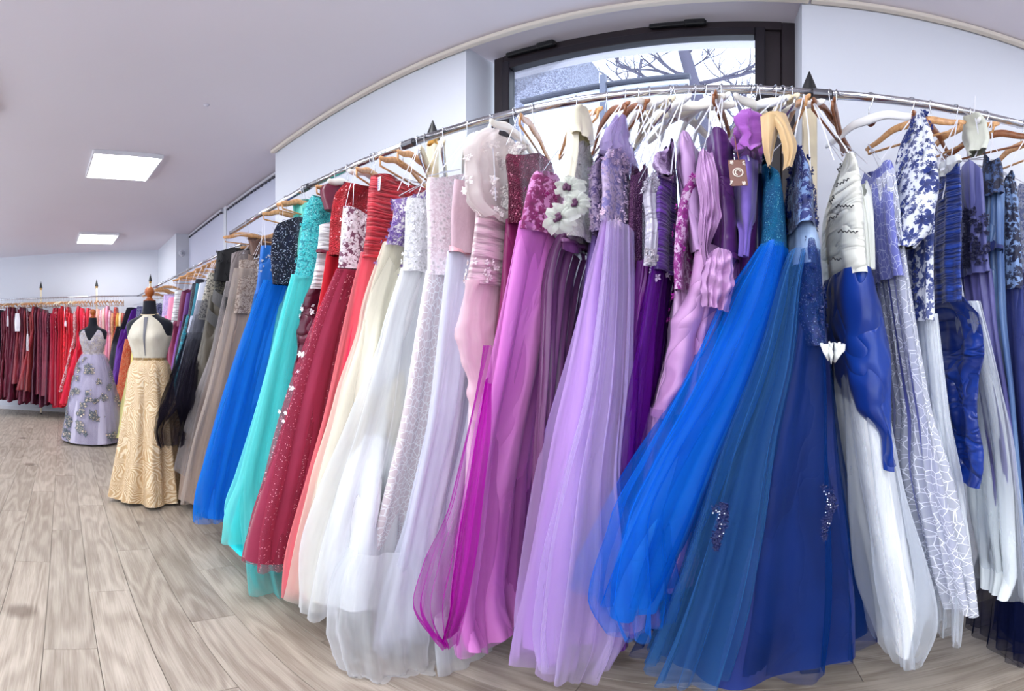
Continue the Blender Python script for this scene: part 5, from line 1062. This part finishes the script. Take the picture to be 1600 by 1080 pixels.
# ------------------------------------------------------------------ far rail: gown after gown along the end wall
rdir = math.atan2(d3.y, d3.x)
def back_gown(px, c1, hem, wide, kind, label, short, c2=None, top=484, lean=0.0):
    p = on_back(px); sd = int(px*31)+500
    D = p.length; zt = EYE+math.tan((CY0-top)/FPX)*D; zh = EYE-math.tan((hem-CY0)/FPX)*(D-.2)
    g = empty('gown', (p.x, p.y, 0), label=label, cat='dress', group='gowns on the far rail')
    m1 = satin(c1) if kind in ('satin', 'ruffle') else (sequins(c1, tuple(min(255, v*1.35+12) for v in c1), 120) if kind == 'sequin' else (lace(c1, c2 or (220, 190, 190), 26, .5) if kind == 'lace' else cloth(c1)))
    m2 = satin(c1) if kind in ('satin', 'ruffle', 'sequin') else (lace(c1, c2 or (220, 190, 190), 16, .5) if kind == 'lace' else cloth(c1))
    b = (p.x, p.y, 0); fx, fy = -p.x/D, -p.y/D
    zw = zt-.42
    tube_raw('bodice', [(zt, p.x, p.y, .028, .13), (zt-.12, p.x+fx*.02, p.y+fy*.02, .04, .17), (zw, p.x+fx*.02, p.y+fy*.02, .034, .14)], m1, g, b, folds=5, amp=(.002, .006), nu=24, nv=10, rz=rdir, seed=sd)
    lx, ly = d3.x/d3.length*lean, d3.y/d3.length*lean
    tube_raw('skirt', [(zw+.01, p.x+fx*.02, p.y+fy*.02, .034, .14), ((zw*.6+zh*.4), p.x+fx*.06+lx*.4, p.y+fy*.06+ly*.4, .034+wide*.4, .2), (zh, p.x+fx*.12+lx, p.y+fy*.12+ly, .034+wide, .26)], m2, g, b, folds=6, amp=(.004, .026 if kind != 'ruffle' else .034), nu=44, nv=30 if kind == 'ruffle' else 16, rz=rdir, seed=sd+3, wrinkle=1.6 if kind == 'ruffle' else .15, hemw=.03)
    hanger('wood' if int(px) % 5 else 'cream', p.x, p.y, rdir-PI*0+random.uniform(-.12, .12), 'KIND hanger carrying the '+short, 'hangers on the far rail')
    return g, p, zt
BUR, BRI, CRI, RED = (92, 18, 38), (128, 40, 44), (158, 14, 44), (178, 10, 30)
Q = [(-3, (24, 22, 36), 628, .02, 'satin', 'black satin'), (2, (36, 26, 46), 624, .02, 'satin', 'dark navy satin'), (7, (84, 18, 40), 622, .02, 'ruffle', 'wine ruffled'), (11, BUR, 626, .02, 'ruffle', 'burgundy ruffled'), (15, (100, 20, 44), 622, .02, 'ruffle', 'claret ruffled'),
 (19, (88, 20, 42), 618, .02, 'satin', 'burgundy satin'), (23, (98, 26, 48), 624, .03, 'ruffle', 'plum red ruffled'), (27, (84, 16, 42), 628, .02, 'satin', 'deep wine satin'), (31, (120, 36, 46), 600, .03, 'satin', 'brick red satin'), (35, (106, 24, 46), 622, .02, 'ruffle', 'maroon ruffled'),
 (39, (78, 16, 40), 632, .02, 'lace', 'dark maroon lace'), (43, (124, 40, 48), 610, .03, 'satin', 'russet satin'), (47, (92, 18, 40), 628, .02, 'sequin', 'wine sequinned'), (51, (130, 44, 46), 612, .05, 'satin', 'rust red satin'), (55, (136, 36, 44), 610, .06, 'satin', 'flared brick satin'),
 (59, (66, 14, 38), 632, .02, 'ruffle', 'blackish plum ruffled'), (63, (104, 26, 46), 616, .02, 'satin', 'burgundy taffeta'), (67, (76, 18, 44), 636, .02, 'lace', 'plum lace'), (71, (112, 30, 52), 620, .05, 'satin', 'maroon layered satin'), (75, (118, 32, 54), 618, .05, 'satin', 'rosewood satin'),
 (79, (70, 16, 40), 634, .02, 'sequin', 'dark plum sequinned'), (83, (150, 16, 50), 628, .04, 'satin', 'crimson satin'), (87, CRI, 632, .05, 'cloth', 'crimson crepe'), (91, (140, 10, 40), 634, .04, 'sequin', 'crimson sequinned'), (95, (168, 12, 42), 637, .06, 'cloth', 'cherry crepe'),
 (99, RED, 636, .05, 'cloth', 'scarlet crepe'), (103, (190, 14, 34), 634, .03, 'lace', 'scarlet lace'), (107, (170, 8, 30), 630, .03, 'sequin', 'red sequinned'), (111, (196, 16, 36), 630, .04, 'satin', 'bright red satin'), (115, (182, 12, 34), 626, .03, 'cloth', 'red chiffon'),
 (119, (198, 60, 76), 612, .03, 'lace', 'red and white flowered lace'), (124, (178, 16, 40), 630, .03, 'satin', 'ruby satin'), (129, (226, 40, 70), 632, .10, 'cloth', 'coral red chiffon'), (134, (220, 60, 84), 630, .06, 'sequin', 'coral sequinned'), (139, (196, 34, 54), 630, .03, 'satin', 'carmine satin'),
 (144, (206, 120, 120), 630, .03, 'lace', 'rose lace'), (149, (186, 60, 70), 630, .02, 'satin', 'dusty red satin'), (154, (224, 176, 160), 626, .03, 'cloth', 'peach'), (159, (222, 150, 160), 628, .03, 'lace', 'pale pink lace'), (164, (232, 204, 190), 626, .03, 'cloth', 'ivory blush'),
 (169, (222, 130, 160), 628, .03, 'satin', 'candy pink satin'), (173, (226, 160, 176), 620, .03, 'sequin', 'light pink sequinned'), (177, (206, 140, 100), 620, .03, 'lace', 'apricot lace'), (181, (170, 52, 40), 618, .02, 'sequin', 'copper red sequinned'), (185, (214, 160, 70), 616, .02, 'satin', 'golden satin'), (189, (226, 210, 170), 612, .02, 'cloth', 'cream crepe'), (193, (150, 60, 50), 610, .02, 'satin', 'terracotta satin')]
for i, (px, c, hem, wd_, kd, nm) in enumerate(Q):
    px += random.uniform(-.6, .6)
    lb = nm+' gown on the far rail, '+('left of the first spear post' if px < 60 else 'between the two spear posts' if px < 148 else 'right of the second spear post')
    back_gown(px, c, hem, wd_, kd, lb, nm+' gown on the far rail', c2=(240, 220, 224) if 'flowered' in nm else tuple(min(255, v*1.3+14) for v in c), top=484+random.uniform(-5, 8), lean=(.22 if 'flared' in nm or 'flowered' in nm else (.3 if 'coral red' in nm else random.uniform(-.03, .06))))
# white halter piece and white slips showing between the burgundy gowns
for px, y0, y1, w_, lb in ((27, 490, 518, 9, 'white satin halter collar hanging between the burgundy gowns'), (43, 522, 548, 3, 'narrow white slip hanging between the brick red gowns'), (12, 494, 510, 3, 'small white paper label among the wine red gowns'), (102, 502, 510, 3, 'small white paper label on the scarlet gowns')):
    p = on_back(px, -.30); D = p.length; za = EYE+math.tan((CY0-y0)/FPX)*D; zb = EYE+math.tan((CY0-y1)/FPX)*D; w2 = w_/FPX*D/2
    nm = 'label_slip' if 'label' in lb else 'halter_collar' if 'collar' in lb else 'slip_dress'
    g = empty(nm, (p.x, p.y, 0), label=lb, cat='label' if 'label' in lb else 'dress')
    tube_raw('cloth', [(za, p.x, p.y, w2*.7, .02), ((za+zb)/2, p.x, p.y, w2, .03), (zb, p.x, p.y, w2*.8, .03)], cloth((226, 224, 232)), g, (p.x, p.y, 0), folds=4, amp=(.002, .006), nu=24, nv=10, rz=rdir)
    ribn = MB(); ribn.tube([(0, 0, za-.01), (-.10, -.02, RZ-.16)], .004, 5); ribn.build('loop', RIBBON, g)
# ------------------------------------------------------------------ spare hangers and odd pieces
def spare(style, px, rot, label, tilt=0.0):
    x = 1.24*math.tan((px-CX0)/FPX); return hanger(style, x, rail_y(x), rot, label, 'spare hangers on the window rail', tilt=tilt)
spare('dark', 1312, -.3, 'bare dark wooden hanger with a bar, right of the cream post', 0)
spare('whitep', 1042, .85, 'bare white hanger turned sideways, left one above the violet gown')
spare('whitep', 1068, .9, 'bare white hanger turned sideways, above the lilac satin gown')
spare('cream', 1212, .2, 'cream flat hanger draped with the tan stole')
spare('white', 1222, .5, 'white hanger just right of the tan stole')
spare('wood', 660, .3, 'wooden hanger end showing beneath the white lace shoulder')
r = empty('stole', (0, 1.1, 1.9), label='tan chiffon stole hanging over a white hanger above the bright blue gown', cat='stole'); ST = cloth((196, 164, 118), (206, 176, 134), .6)
sheet('drape', [(1188, 182, 1.02), (1192, 230, 1.0), (1200, 262, 1.0)], [(1222, 186, 1.04), (1210, 232, 1.02), (1204, 262, 1.01)], ST, r, (0, 1.1, 1.9), 1.3, .008, .02, 30, 30)
sheet('drape', [(1190, 180, 1.03), (1215, 205, 1.01), (1224, 250, 1.0), (1222, 268, 1.0)], [(1228, 178, 1.05), (1238, 205, 1.03), (1246, 228, 1.02), (1238, 262, 1.0)], ST, r, (0, 1.1, 1.9), 1.4, .008, .02, 30, 30, seed=4)
r = empty('sash', (.7, 1.1, 1.8), label='ivory padded cap-sleeve piece hanging beside the royal blue gown', cat='sash')
tube_raw('cloth', levels([(176, 1504, 1530), (190, 1502, 1540), (210, 1508, 1544), (232, 1514, 1540)], 1.08, 1.25), cloth((196, 198, 186)), r, (.7, 1.1, 1.8), folds=4, amp=(.004, .006), nu=50, nv=18)
MB().tube([(W(1522, 178, 1.15)-Vector((.7, 1.1, 1.8))), (W(1524, 150, 1.22)-Vector((.7, 1.1, 1.8)))], .002, 5).build('loop', RIBBON, r)
